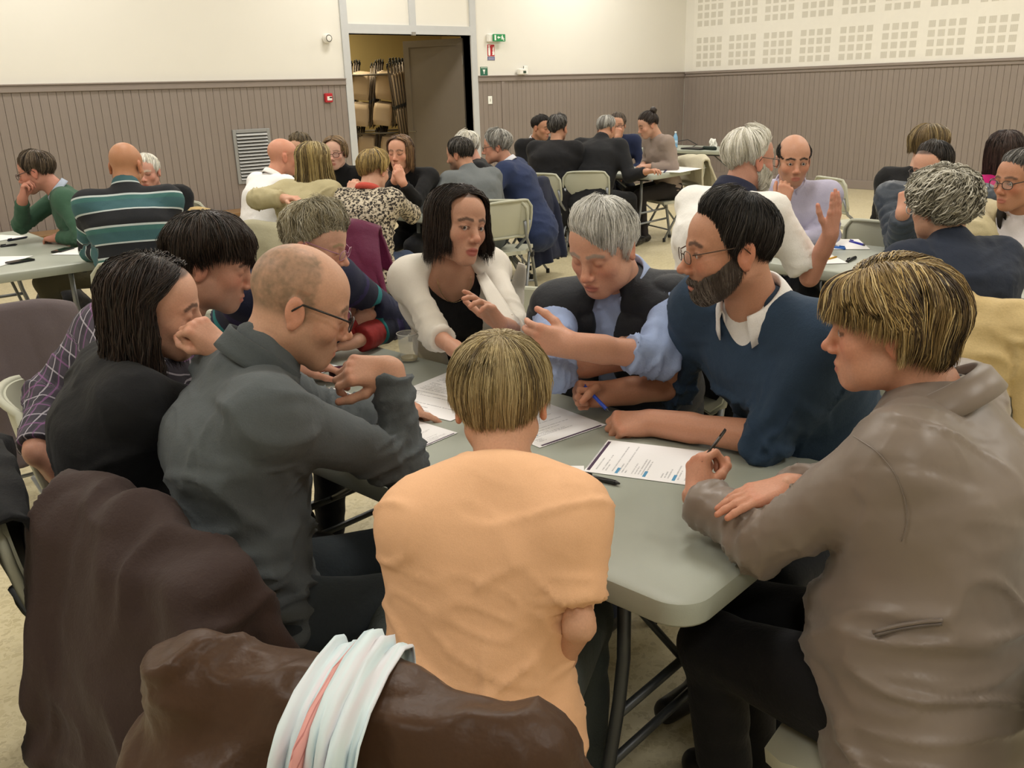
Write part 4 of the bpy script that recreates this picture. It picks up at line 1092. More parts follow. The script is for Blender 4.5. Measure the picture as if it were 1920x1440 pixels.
    if lod < 2 and not face.get('shut', 0):
        ev = []; gz = face.get('gaze', (0, 0))
        for s in (-1, 1):
            n1, n2 = 10, 14; pv = []; fc = []
            for i in range(n1+1):
                for j in range(n2):
                    a, b_ = math.pi*i/n1, 2*math.pi*j/n2; pv.append((math.sin(a)*math.cos(b_), math.cos(a), math.sin(a)*math.sin(b_)))
            pv = np.array(pv); r_ = np.degrees(np.arccos(np.clip(pv[:, 1], -1, 1)))
            colr = np.where((r_ < 16)[:, None], (.01, .01, .012), np.where((r_ < 36)[:, None], srgb(face.get('iris', '#4a3322')), (.55, .50, .47)))
            fc = np.array([(i*n2+j, i*n2+(j+1) % n2, (i+1)*n2+(j+1) % n2, (i+1)*n2+j) for i in range(n1) for j in range(n2)])
            gx, gy = math.radians(gz[0]), math.radians(gz[1]); Rg = np.array([[math.cos(gx), math.sin(gx), 0], [-math.sin(gx), math.cos(gx), 0], [0, 0, 1.]])
            pv = (pv*.0121)@Rg.T+V3(s*.0315, .0752, .001)
            B.put('eye', (pv*hs)@Hm.T+Hc, fc, M_EYE, body, col=colr)
    # ---------------- hair
    if hair:
        for i, st in enumerate(hair if isinstance(hair, list) else [hair]):
            gl = Hm.T@V3(0, 0, -1); n = int(st.get('N', 1700)*(1, .42, .16)[lod]); w = st.get('w', .0013)*(1, 1.9, 3.4)[lod]
            kd = hn = None
            if st.get('snap'):
                hl = ((hv-Hc)@Hm)/hs; hn = vnormals(hl, hf); kd = kdtree.KDTree(len(hl)); [kd.insert(p, j) for j, p in enumerate(hl)]; kd.balance()
            v, f, c = hair_mesh(st, gl, n, seed*7+i*3, w, kd, hn); B.put(st.get('name', 'hair'), (v*hs)@Hm.T+Hc, f, M_HAIR, col=c)
            if st.get('bun'):
                bp = [ell(st['bun'], st.get('bunr', (.034, .03, .032)), 0)]; v, f = sdf_mesh(bp, .005 if lod < 2 else .008); v = v*(1+.05*noise3(v*90)[:, None]*0)+noise3(v*70)[:, None]*.004
                B.put('hair_bun', (v*hs)@Hm.T+Hc, f, M_HAIR, col=np.tile(srgb(st['cols'][0][0]), (len(v), 1)))
    # ---------------- trousers, shoes
    if legs:
        v, f = sdf_mesh(leg_prims(J, .006), gres*1.25); q = v*9
        v = v+vnormals(v, f)*(noise3(v*np.array([14, 14, 30]))*.004)[:, None]
        B.put('trousers', v, f, cloth(lower, .8, 500., .3) if isinstance(lower, str) else lower)
        for s in 'RL':
            an = getattr(J, 'an'+s); toe = unit(bf)
            p = [cap(an+ZUP*-.01, V3(an[0], an[1], .05), .042, .044, .02), cap(V3(an[0], an[1], .042)-toe*.045, V3(an[0], an[1], .036)+toe*.15, .041, .034, .03)]
            v, f = sdf_mesh(p, .009 if lod == 0 else .016); v[:, 2] = np.maximum(v[:, 2], .002)
            B.put('shoe', v, f, plain(shoes, .4))
    # ---------------- tops
    info = {}
    for i, G in enumerate([top]+list(layers)):
        if not G: continue
        g = G.get('g', .008); pr = []
        if G.get('sleeve', 1.95): pr += arm_prims(J, g, G.get('sleeve', 1.95), G.get('k', .016), G.get('loose', .004), True, G.get('sides', 'RL'), G.get('flare', 0.))
        J.shx = G.get('shg', 0.); pr += torso_prims(J, g); J.shx = 0.
        if G.get('neckup'): pr.append(cap(S3-up*.03, S3+(at-S3)*G['neckup'], .066+g, .058+g*.8, .025))
        if G.get('hem'): pr.append(cap(S0-ZUP*.02, S0-ZUP*.02+unit(S0-S3)*G['hem'], .118*fat+g+.01, .122*fat+g+.015, .04, 'u', br, 1.4))
        for (tip, w0, w1) in G.get('vcut', ()):
            t_ = S0+br*tip[0]+ba*.14*fat+(S3-S0)*tip[1]; n_ = S3+ba*.055+up*.03+br*tip[0]*.3
            pr.append(cap(t_+ba*.03, n_, w0, w1, .01, 'c'))
        if G.get('open'):       # open front: remove a wedge along the whole front
            w0, w1 = G['open']; pr.append(cap(S0+ba*.17*fat-up*.05, S3+ba*.075, w0, w1, .01, 'c'))
        v, f = sdf_mesh(pr, gres*G.get('res', 1.)); v0 = v
        if G.get('quilt'):
            q, isarm = body_coords(J, v); d = np.abs(np.sin(q[:, 2]*math.pi/G['quilt']))**.5; n_ = vnormals(v, f); v = v+n_*((d-.6)*G.get('quiltd', .012))[:, None]
        v = wrinkle(J, v, f, G.get('wr', .006)*(1 if lod < 2 else .8), seed+i*3, scale=G.get('wrs', 1.))
        q, isarm = body_coords(J, v)
        m = G['mat'] if not isinstance(G['mat'], str) else cloth(G['mat'], G.get('rough', .85), G.get('weave', 900.), G.get('bump', .25), G.get('mat2'))
        o = B.put(G.get('name', 'shirt'), v, f, m, vecs=q); info[G.get('name', 'shirt')] = (o, v)
    J.nb, J.at, J.ba, J.Hm, J.Hc, J.B, J.info, J.root, J.body, J.hs, J.aw = nb, at, ba, Hm, Hc, B, info, root, body, hs, aw
    for C_ in (top or {}).get('collar', ()):
        kw = dict(C_); m = kw.pop('mat'); kind = kw.pop('kind', 'shirt'); dy = kw.pop('dy', 0.); fwo = kw.pop('fwo', 0.)
        m = cloth(m) if isinstance(m, str) else m
        if kind == 'shirt': v, f = collar_mesh(S3+up*dy+ba*fwo, unit(at-S3), bf, **kw); o = B.put('collar', v, f, m); 
        else: o = B.mb('neckband', ring_mesh(S3+up*dy+ba*fwo, unit(at-S3)-ba*.35, bf, kw.get('r', .068), kw.get('w', .009), wid=kw.get('wid', 1.05), drop=kw.get('drop', .012)), m)
    if glass: glasses(B, Hm, Hc, hs=hs, **glass)
    if chairl and chairpos is not None:
        chair(chairpos, hdg(chairdir) if chairdir is not None else bf, chairl)
    elif chairl:
        cdv = hdg(chairdir) if chairdir is not None else bf
        chair(base+cdv*((.02 if lod == 0 else -.05)+chairoff[0])+np.cross(cdv, ZUP)*chairoff[1], cdv, chairl)
    return J
# ================================================================== hair styles
def short(cols, vol=.014, hang=.012, pole=(0, -.30, .95), line=None, **k):
    d = dict(cols=cols, vol=vol, hang=hang, pole=pole, sweep=18, clump=.006, spread=.004, N=2600, w=.0011, t0=.75, ghang=.3, thick=.010, taper=.92, swept=75)
    if line: d['line'] = line
    d.update(k); return d
def bob(cols, length=.10, side=58, **k):
    d = dict(cols=cols, vol=.02, hang=([0, 60, 100, 180], [length*.95, length, length, length*.92]), side=side, splits=0., t0=.5, N=2400, w=.0014, ghang=.9, curl=-.05, thick=.016, clump=.006, spread=.004, S=10, splitsheet=True, line=([0, 40, 62, 80, 92, 104, 125, 150, 180], [58, 60, 70, 88, 94, 96, 104, 108, 110]))
    d.update(k); return d
def satin(h):
    t = NT('satin'); c = srgb(h); n = t.n('TexNoise', i_Scale=7., i_Detail=3.); t.l(t.coord(), n.inputs['Vector'])
    t.base(t.mix(n.outputs['Fac'], tuple(v*.9 for v in c), tuple(v*1.1 for v in c))); t.set(Roughness=.40); t.b.inputs['Specular IOR Level'].default_value = .45
    t.b.inputs['Sheen Weight'].default_value = .2; t.bump(n.outputs['Fac'], .25, .02); return t.m
def stripes(stops, period=.14, off=0., bump=.3):
    """bands along the garment height from the stored body coordinate"""
    t = NT('striped_knit'); a = t.n('Attribute', attribute_name='bc'); s = t.n('SeparateXYZ'); t.l(a.outputs['Vector'], s.inputs[0])
    nz = t.n('TexNoise', i_Scale=350.); t.l(t.coord(), nz.inputs['Vector'])
    q = t.math('FRACT', t.math('ADD', t.math('MULTIPLY', s.outputs[2], 1/period), off)); c = t.ramp(q, [(p, L4(h)) for p, h in stops], 'CONSTANT')
    t.base(t.mix(.12, c, nz.outputs['Color'], 'OVERLAY')); t.set(Roughness=.9); t.bump(nz.outputs['Fac'], bump, .004); return t.m
def plaid(basec, c1, c2):
    t = NT('plaid_cotton'); a = t.n('Attribute', attribute_name='bc'); s = t.n('SeparateXYZ'); t.l(a.outputs['Vector'], s.inputs[0]); col_ = srgb(basec)+(1,)
    def line(ax, per, off, w):
        q = t.math('FRACT', t.math('ADD', t.math('MULTIPLY', ax, 1/per), off)); return t.math('LESS_THAN', q, w)
    x, y, z = s.outputs[0], s.outputs[1], s.outputs[2]; xx = t.math('ADD', x, t.math('MULTIPLY', y, .8))
    c = t.mix(t.math('MULTIPLY', line(xx, .05, .1, .45), .35), col_, L4('#20212a')); c = t.mix(t.math('MULTIPLY', line(z, .06, .3, .4), .35), c, L4('#20212a'))
    for ax, per, off, w, h, al in ((xx, .05, .0, .08, c1, .75), (z, .06, 0., .06, c1, .7), (xx, .05, .55, .08, c2, .65), (z, .06, .5, .07, c2, .6)): c = t.mix(t.math('MULTIPLY', line(ax, per, off, w), al), c, L4(h))
    t.base(c); t.set(Roughness=.85); return t.m
def leopard():
    t = NT('leopard_print'); co_ = t.coord(); v = t.n('TexVoronoi', i_Scale=58.); n = t.n('TexNoise', i_Scale=100., i_Detail=2.); t.l(co_, n.inputs['Vector'])
    w = t.mix(.03, co_, n.outputs['Color']); t.l(w, v.inputs['Vector'])
    f = t.math('ADD', v.outputs['Distance'], t.math('MULTIPLY', t.math('SUBTRACT', n.outputs['Fac'], .5), .5))
    t.base(t.ramp(f, [(0, L4('#2a211c')), (.47, L4('#1c1714')), (.53, L4('#b7ab96')), (1, L4('#c9bfac'))], 'LINEAR')); t.set(Roughness=.8); return t.m
def lapels(J, v, mat, xs0, hs0, w=.05, out=.012, name='lapel'):
    """folded lapel strips lying on the garment front along the neckline polyline"""
    for sg in (-1, 1):
        pts = front_at(J, v, [sg*x for x in xs0], hs0, .02); A = J.bf
        def fn(u, q):
            t = u*(len(pts)-1); i = min(int(t), len(pts)-2); p = pts[i]*(1-t+i)+pts[i+1]*(t-i)
            wd = w*(math.sin(math.pi*min(1, .12+u*.9))**.7); return p+J.br*sg*wd*q+A*(out*(.35+.65*math.sin(math.pi*q)))-ZUP*.01*q
        vv, ff = sheet(fn, 18, 5, .004); J.B.put(name, vv, ff, mat)
def at_head(J, p): return J.Hc+J.Hm@(np.array(p)*J.hs)

# ================================================================== the near table
QUIFF = lambda d: .62+.75*np.clip(d[:, 2], 0, 1)*(.55+.45*d[:, 1])
def beard(cols, vol=.006, N=1700):
    k = dict(cols=cols, cen=(0, .014, -.036), rad=(.068, .088, .088), ghang=.4, t0=.6, thick=.003, swept=0, shell=.95, snap=.002+vol)
    return [dict(name='beard', arc=(-106, 106), rootline=([0, 14, 30, 50, 72, 92, 106], [121, 118, 106, 96, 86, 72, 56]), line=([0, 40, 70, 92, 106], [160, 156, 142, 122, 92]), vol=vol, hang=vol, N=N, w=.0008, **k),
            dict(name='moustache', arc=(-30, 30), rootline=([0, 30], [101, 103]), line=([0, 15, 30], [106, 109, 120]), vol=vol, hang=.001, N=int(N*.25), w=.0008, **k)]
P9 = person('person in a peach short-sleeved top seen from behind at the near end of the table', (938, 750, 1.66), (-2, 24, 0), 2, dict(fem=1, skin='#cf9a78', hairc='#8c7a58', brow='#8a744e', neck=.048),
    hair=short([('#a39068', 3), ('#bba97e', 3), ('#8b7850', 2), ('#6e5f45', 1)], vol=.022, hang=.03, pole=(.05, -.45, .9), sweep=8, w=.0010, N=6500, clump=.003, cvar=.18, line=(HLP, [60, 62, 66, 76, 90, 98, 96, 93, 100, 118, 128, 131]), taper=.25, swept=0, ghang=.6),
    top=dict(mat='#ecbd95', mat2='#e2b088', sleeve=.80, g=.012, loose=.004, flare=.005, wr=.007, bump=.12, name='polo_shirt', weave=1400., hem=.05), lower='#3c423f', pel=WP(-.085, 1.30, .56), shR=D(1070, 958, 1.47), shL=D(786, 966, 1.51), neck=30, sw=.145, wid=1.36, fat=.98, hump=1, spine=.03, hs=1.0, arm=.78,
    R=dict(w=D(1040, 1262, 1.58), ep=D(1086, 1172, 1.44)), L=dict(w=WP(-.10, 1.68, .79), ep=WP(-.20, 1.52, .80)), knee=(14, -14), chairl='folding chair under the peach top person, hung with a brown jacket and scarf', chairdir=12, chairpos=WP(-.17, 1.22, 0), seed=3)

P8C = [('#8d754c', 4), ('#c8ab72', 3), ('#e0c995', 1.5), ('#6a563a', 3), ('#45372a', 2)]
P8 = person('woman with streaked blond hair in a shiny taupe jacket leaning on the table corner', (1668, 612, 1.60), (-66, 8, 0), -52, dict(fem=1, skin='#c88d6e', hairc='#55422e', brow='#7b6040', jowl=.006, fw=1.04, flush=.7),
    hair=[bob(P8C, length=.055, side=104, vol=.032, curl=-.10, part=-.2, splits=-15, N=5200, w=.0012, ghang=.75, line=([0, 40, 62, 80, 92, 104, 125, 150, 180], [64, 68, 82, 90, 88, 100, 112, 120, 122])),
          bob(P8C, name='fringe', length=.035, side=0, arc=(-80, 30), vol=.034, curl=-.06, part=-.2, N=1500, w=.0013, ghang=.55, t0=.35, sweep=-22, splitsheet=False, thick=.008, line=([0, 30, 60, 90], [72, 76, 86, 88]))],
    top=dict(mat=satin('#7d7066'), name='jacket', sleeve=1.9, g=.022, loose=.012, wr=.011, hem=.05), lower='#101012', pel=Z(1745, 1290, .56), neck=26, sw=.175, fat=1.22, wid=1.38, belly=.03, arm=1.0, hs=.98,
    L=dict(w=Z(1306, 935, .815), ep=Z(1428, 1008, .80), hand='grip', fd=KV(.12, .82, .55), pn=KV(.85, .1, .5)), R=dict(w=Z(1482, 912, .885), ep=D(1590, 935, 1.78), hand='flat', fd=KV(-1, -.12, -.18), pn=KV(.1, -1, .1)),
    knee=(2, 14), chairl='folding chair under the woman in the taupe jacket', seed=5)

P7 = person('bearded man in a navy v-neck sweater holding a blue pen', (1368, 466, 2.06), (-93, 6, 2), -126, dict(skin='#c08767', hairc='#2a2523', brow='#2b2420', stub=.5, flush=.6, nose=1.15),
    hair=[short([('#2a2624', 4), ('#3c3632', 3), ('#55504b', 1), ('#1a1817', 2)], vol=.026, hang=.014, sweep=10, N=4600, w=.0009, line=MHL, volf=QUIFF, clump=.004)]+beard([('#574c45', 3), ('#857b73', 2.5), ('#3a322d', 2)], .0006, 2200),
    top=dict(mat='#f0eeec', name='shirt', sleeve=0, g=.006, wr=.002, collar=[dict(mat='#f2f0ee', r=.072, stand=.034, fall=.045, point=.03, gap=30, flare=.022)]),
    layers=[dict(mat='#2f4258', mat2='#28394d', name='sweater', sleeve=(1.12, 1.12), g=.016, loose=.008, flare=.006, wr=.015, vcut=[((0, .80), .012, .07)], weave=1200.)], lower='#1e2127', pel=V3(2.06, 1.06, .56), neck=22, sw=.195, fat=1.18, wid=1.4, belly=.03, arm=1.1, hs=1.03,
    L=dict(w=Z(1222, 792, .775), ep=Z(1436, 822, .79), hand='grip', fd=KV(-1, -.02, .02), pn=KV(.1, -.9, .5)), R=dict(w=Z(1140, 738, .80), ep=Z(1262, 722, .80), hand='fist', fd=KV(-1, .1, -.25), pn=KV(.2, -.2, -1)),
    glass=dict(colr='#5a4a40', rx=.022, rz=.014, wire=.0012, metal=True), chairl='folding chair under the bearded man in the navy sweater', seed=7)

P6 = person('grey-haired man in a dark padded vest and pale blue shirt with folded arms', (1130, 462, 2.45), (-142, 24, 0), -140, dict(skin='#cd967a', hairc='#b5b2aa', brow='#8f8a82', flush=.55, shut=1, jowl=.008, fw=1.03),
    hair=short([('#e2e0d8', 4), ('#f0efea', 3), ('#c2c0b8', 3)], vol=.030, hang=.022, sweep=38, N=4200, w=.0010, volf=QUIFF, clump=.009),
    top=dict(mat='#9fb0d4', mat2='#8d9ec4', name='shirt', sleeve=(1.35, 1.35), g=.010, loose=.010, flare=.006, wr=.013, weave=1600., collar=[dict(mat='#a5b5d8', r=.074, stand=.032, fall=.04, gap=26)]),
    layers=[dict(mat=cloth('#23262c', .6, 500., .2), name='padded_vest', sleeve=0, g=.028, wr=.004, quilt=.075, open=(.032, .040), shg=.016, res=1.)], lower='#2c3448', pel=V3(2.09, 1.80, .56), shR=D(1046, 582, 2.62), neck=30, sw=.18, fat=1.14, wid=1.42, belly=.04, arm=1.05, hs=1.03,
    L=dict(w=D(1072, 648, 2.27), ep=D(1232, 668, 2.36), hand='relaxed', fd=KV(-.95, .15, .3), pn=KV(.35, -.1, 1)), R=dict(w=D(1140, 676, 2.46), ep=D(1032, 694, 2.40), hand='fist', fd=KV(1, .1, .15), pn=KV(0, 0, 1)),
    chairl='folding chair under the man in the padded vest', seed=9)

P5 = person('dark-haired woman in a white blazer gesturing with one hand', (858, 420, 2.72), (142, 4, -10), 158, dict(fem=1, skin='#bd8a6e', hairc='#2a201b', brow='#2c211b', lip='#a04a45', mouth=.002, iris='#2c1d14', gaze=(25, 0), flush=.35),
    hair=bob([('#2b211c', 4), ('#3a2d25', 3), ('#1d1613', 3)], length=.15, side=64, vol=.022, part=.1, splits=12, N=3000, w=.0013, curl=.05, wave=.002, ghang=.95),
    top=dict(mat='#131315', name='top', sleeve=0, g=.003, wr=.001, vcut=[((.0, .70), .022, .095)]),
    layers=[dict(mat='#ded9d0', mat2='#d2ccc2', name='blazer', sleeve=(1.25, 1.3), g=.009, loose=.004, flare=.004, wr=.009, open=(.03, .088), weave=1500., bump=.08)], lower='#17171a', pel=V3(1.98, 2.60, .56), neck=14, sw=.135, bust=.012, fat=.92, wid=1.34, arm=.88, hs=.97,
    L=dict(w=D(938, 608, 2.42), ep=D(968, 618, 2.66), hand='open', fd=KV(-.45, .75, -.35), pn=KV(-.72, -.1, -.6)), R=dict(w=D(872, 668, 2.50), ep=D(818, 628, 2.72), hand='relaxed', fd=KV(.8, -.3, -.4)),
    chairl='folding chair behind the woman in the white blazer', chairdir=229, chairpos=V3(2.14, 2.58, 0), seed=11)
lapels(P5, P5.info['blazer'][1], cloth('#e2ddd4', .8, 1500., .1), [.075, .075, .06, .035], [.50, .40, .28, .14], .055)

P4 = person('grey-blond woman in glasses and a navy and teal top leaning on folded arms', (592, 455, 2.78), (98, 20, 0), 138, dict(fem=1, skin='#cf9c82', hairc='#8f8568', brow='#a2906c', flush=.8, jowl=.006, shut=1, nose=1.15, mouth=.001),
    hair=short([('#b9b096', 3), ('#9c9071', 3), ('#d6d0bd', 2), ('#77705c', 2)], vol=.040, hang=.02, N=4200, w=.0011, clump=.014, wave=.004, taper=.75, swept=95, volf=QUIFF),
    top=dict(mat=stripes([(0, '#1b1f3a'), (.55, '#1d6f74'), (.62, '#171a30'), (.8, '#2b2350'), (.88, '#1b1f3a')], .33, .2), name='blouse', sleeve=1.55, g=.014, loose=.014, wr=.008), lower='#20222c', pel=V3(1.28, 3.02, .55), neck=32, sw=.165, bust=.02, fat=1.1, belly=.02, hs=.97,
    R=dict(w=Z(672, 618, .81), ep=Z(590, 640, .80), hand='relaxed', fd=KV(.45, .75, .1), pn=KV(-.4, -.2, 1)), L=dict(w=Z(668, 640, .79), ep=Z(742, 602, .80), hand='flat', fd=KV(-.8, -.1, -.4)),
    glass=dict(colr='#a06a8a', rx=.023, rz=.016, wire=.0012), chairl='folding chair at the far end of the near table', seed=13)
for s in 'RL':
    el, wr = getattr(P4, 'el'+s), getattr(P4, 'wr'+s)
    v, f = sdf_mesh([cap(el+(wr-el)*.5, wr-(wr-el)*.02, .050, .046, 0), halfcut(wr-(wr-el)*.08, wr-el, .09)], .008); v = v+noise3(v*60)[:, None]*.003
    P4.B.put('cuff', v, f, cloth('#a3302c', .7, 120., .3, '#6c1c24'), label='red patterned cuff')

P3 = person('balding man with glasses in a grey sweater resting his chin on his hand', (562, 572, 1.83), (74, 24, -2), 64, dict(skin='#c79577', hairc='#6f6350', brow='#5a4a38', stub=.4, crop=.78, croptop=26., nose=1.05, fw=1.02, shut=1),
    hair=None, top=dict(mat='#575d60', mat2='#4b5053', name='sweater', sleeve=(1.93, 1.9), g=.016, loose=.007, wr=.016, neckup=.25, weave=1000., collar=[dict(mat=cloth('#4d5356', .9), r=.080, stand=.045, fall=.05, gap=8, point=.01, flare=.014)]), lower='#2f363b', pel=WP(-.57, 1.69, .56), neck=30, sw=.185, fat=1.06, wid=1.4, hs=1.02, spine=.03,
    R=dict(w=D(732, 694, 1.96), ep=Z(756, 872, .795), hand='chin', fd=KV(-.93, .12, -.25), pn=KV(-.1, -.75, .6)), L=dict(w=Z(722, 768, .775), ep=Z(612, 770, .80), hand='point', fd=KV(.95, -.05, .1), pn=KV(0, -1, 0)),
    glass=dict(colr='#1c1b1c', rx=.024, rz=.015, wire=.0018), knee=(0, -6), chairl='folding chair under the balding man, hung with a long brown coat', chairdir=36, chairpos=WP(-.56, 1.72, 0), seed=15)
v, f = sdf_mesh([cap(P3.wrL+unit(P3.elL-P3.wrL)*.035, P3.wrL+unit(P3.elL-P3.wrL)*.060, .036, .037, 0), halfcut(P3.wrL+unit(P3.elL-P3.wrL)*.03, P3.wrL-P3.elL, .06), halfcut(P3.wrL+unit(P3.elL-P3.wrL)*.062, P3.elL-P3.wrL, .06)], .005)
P3.B.put('wristwatch', v, f, plain('#121214', .4), label='black wristwatch')

P1 = person('woman with long dark hair in a black sweater, cheek on her fist', (290, 575, 1.98), (80, 14, 6), 58, dict(fem=1, skin='#cf9a7e', hairc='#2a1f1b', brow='#2a1f1b', shut=1, flush=.4),
    hair=bob([('#2a201c', 4), ('#3b2d26', 3), ('#1b1513', 3)], length=.20, side=86, vol=.024, part=.05, N=3200, w=.0014, curl=.10, wave=.004, wavef=1.5, ghang=.95, clump=.01),
    top=dict(mat='#17181b', mat2='#121316', name='sweater', sleeve=1.9, g=.014, loose=.006, wr=.010, weave=1000.), lower='#1a1b20', pel=WP(-.91, 1.84, .56), neck=24, sw=.155, fat=.95, hs=.97, spine=.015,
    R=dict(w=D(418, 656, 1.92), ep=D(452, 785, 2.02), hand='fist', fd=KV(-.62, .72, -.05), pn=KV(-.6, -.5, .45)), L=dict(e=KV(-.6, -.7, -.2)), chairl='folding chair under the woman with long dark hair, hung with a black coat', seed=17)

P2 = person('dark-haired man in a plaid shirt with one arm behind the next chair', (396, 492, 2.36), (82, 20, 0), 62, dict(skin='#c08a70', hairc='#2b2019', brow='#2b2019', stub=.25, flush=.8, shut=1, jowl=.006),
    hair=short([('#2d231c', 4), ('#41332a', 3), ('#1e1814', 3)], vol=.030, hang=.028, sweep=30, N=4200, w=.0010, clump=.010, pole=(.1, -.3, .95), line=(HLP, [66, 72, 80, 92, 102, 110, 110, 106, 108, 120, 130, 133]), taper=.45, ghang=.6, swept=0, lenv=.7, shell=.78),
    top=dict(mat=plaid('#4a4450', '#b9b4c0', '#8f5f93'), name='plaid_shirt', sleeve=(1.93, 1.93), g=.012, loose=.012, wr=.008, flare=.004), lower='#2a2d38', pel=WP(-1.12, 2.38, .56), neck=30, sw=.195, fat=1.1, arm=1.08, hs=1.02, spine=.04,
    shR=D(205, 615, 2.38), R=dict(w=D(68, 848, 2.20), ep=D(96, 742, 2.34), hand='relaxed', fd=KV(.25, -.8, .1), pn=KV(.6, 0, .6)), L=dict(w=Z(560, 690, .79), hand='relaxed'), chairl='folding chair under the man in the plaid shirt', seed=19)
# ================================================================== the other groups
def shirt(mat, name='shirt', collar=None, **k):
    d = dict(mat=mat, name=name, g=.012, loose=.006, wr=.010, sleeve=1.92); d.update(k)
    if collar: d['collar'] = [dict(mat=collar, r=.072, stand=.03, fall=.038, gap=24)]
    return d
SK = dict(skin='#cf9c7d', brow='#4a3a2c', hairc='#4a3a2c')
def fc(**k): d = dict(SK); d.update(k); return d
GREY = [('#9a9790', 3), ('#bcbab4', 3), ('#77746f', 2)]; DARK = [('#2b2521', 4), ('#3f3731', 3), ('#1c1816', 2)]; WHITE = [('#efece2', 4), ('#e2decf', 3), ('#cdc8b8', 1)]
def lap(J): pass
CH = 'pale folding chair under the '
# --- table on the right
R1 = person('white-haired bearded man in a white polo shirt raising his hand', (1406, 300, 3.8), (66, 6, 0), 52, fc(skin='#cc9179', hairc='#d9d4c6', brow='#d0cabb', flush=.9),
    hair=[short(WHITE, vol=.028, hang=.02, clump=.008, N=4200, w=.0013)]+beard(WHITE, .010),
    top=dict(mat='#eceae6', name='polo_shirt', sleeve=.88, g=.016, loose=.009, flare=.010, wr=.010, collar=[dict(mat='#23263a', r=.082, stand=.045, fall=.05, gap=20, flare=.02)]), lower='#3a2430', lean=.10, neck=24, sw=.195, fat=1.15, belly=.03, spine=.03,
    R=dict(w=D(1557, 440, 3.55), ep=D(1518, 520, 3.70), hand='blade', fd=KV(.10, 1, -.05), pn=KV(-.6, 0, .8)), L=dict(), glass=dict(colr='#4c3c34', wire=.0014), chairl=CH+'white-haired man in the white polo', seed=21)
R2 = person('balding man in a lavender shirt with his chin on his hand', (1488, 300, 4.7), (186, 10, 0), 196, fc(skin='#c08a6c', hairc='#2b241f', brow='#241c17', browa=1., stub=.3, crop=.9, croptop=58., gaze=(0, 0), iris='#1c120c'),
    hair=dict(cols=DARK, arc=(-180, 180), rootline=([0, 60, 80, 110, 180], [95, 92, 62, 58, 60]), line=([0, 60, 78, 92, 104, 125, 150, 180], [96, 93, 94, 97, 94, 116, 124, 126]), vol=.009, hang=.006, N=1500, w=.0012, thick=.006, t0=.6, taper=.9),
    top=shirt('#b9b6cc', collar='#bdbad0', mat2='#aaa7bf'), lower='#22242c', lean=.14, neck=26, sw=.19, fat=1.08,
    R=dict(w=D(1466, 384, 4.45), ep=Z(1452, 440, .80), hand='chin', fd=KV(.25, .9, .2), pn=KV(.3, .3, .9)), L=dict(w=Z(1478, 452, .79), ep=Z(1556, 440, .80), hand='relaxed', fd=KV(-1, 0, -.1)), chairl=CH+'man in the lavender shirt', seed=23)
R3 = person('man in glasses and a slate quilted jacket with his hand on his cheek', (1748, 314, 4.5), (-128, 18, 0), -146, fc(skin='#cd967a', hairc='#2a2421', brow='#33291f', shut=1),
    hair=short(DARK, vol=.014, hang=.008, line=(HLP, [34, 40, 46, 62, 90, 110, 106, 93, 98, 116, 126, 130])),
    top=shirt(cloth('#3f4752', .45, 400., .2), 'quilted_jacket', quilt=.055, quiltd=.014, g=.026, loose=.018, wr=.006, neckup=.2), lower='#22252c', lean=.18, neck=30, sw=.20, fat=1.15,
    R=dict(w=D(1692, 400, 4.30), ep=Z(1690, 462, .80), hand='fist', fd=KV(.1, .95, .1), pn=KV(.9, .1, .3)), L=dict(), glass=dict(colr='#3a2d26', wire=.0016), chairl=CH+'man in the quilted jacket', seed=25)
R4 = person('woman with curly grey hair in a navy jacket seen from behind', (1764, 388, 3.38), (-22, 8, 0), -8, fc(fem=1, skin='#c99578', hairc='#8b8574', jowl=.006),
    hair=short([('#b8b3a3', 3), ('#d2cec0', 3), ('#928d7d', 3), ('#746e60', 1)], vol=.040, hang=.016, wave=.011, wavef=2.2, S=14, clump=.012, clf=30., N=3800, w=.0017, taper=.15, line=(HLP, [60, 62, 66, 76, 90, 100, 98, 96, 102, 118, 128, 132])),
    top=shirt('#2a3140', 'jacket', g=.024, loose=.012, neckup=.15), lower='#1d1f26', lean=.12, neck=22, sw=.18, fat=1.12, belly=.02, arm=1.05,
    R=dict(w=D(1830, 520, 3.6), ep=D(1858, 545, 3.38)), L=dict(w=D(1700, 520, 3.6), ep=D(1668, 545, 3.38)), glass=dict(colr='#e0e2e2', wire=.0022), chairl='folding chair under the curly-haired woman, hung with a pale yellow coat', chairdir=30, chairpos=Z(1806, 540, .88)+hdg(30)*.29, seed=27)
R5 = person('man in glasses and a beige jacket over a white shirt at the right edge', (1910, 338, 4.0), (-112, 6, 0), -136, fc(skin='#b9805f', hairc='#4f4b48', brow='#3a332d', flush=.8),
    hair=short([('#55524e', 3), ('#3d3a37', 3), ('#7b7873', 1)], vol=.014), top=shirt('#e3dee2', collar='#ece8ea'),
    layers=[dict(mat=cloth('#bdb18d', .6, 500., .2), name='jacket', sleeve=1.9, g=.028, loose=.016, wr=.014, open=(.05, .085))], lower='#20222a', lean=.12, neck=20, sw=.20, fat=1.15,
    R=dict(w=Z(1842, 468, .80), ep=Z(1830, 440, .92), hand='grip', fd=KV(.4, -.4, -.5), pn=KV(.3, -.8, .2)), L=dict(w=Z(1880, 480, .80), ep=Z(1955, 480, .82), hand='grip', fd=KV(-1, 0, 0), pn=KV(0, -.7, -.5)), glass=dict(colr='#2c2725', wire=.0018), chairl=CH+'man in the beige jacket', seed=29)
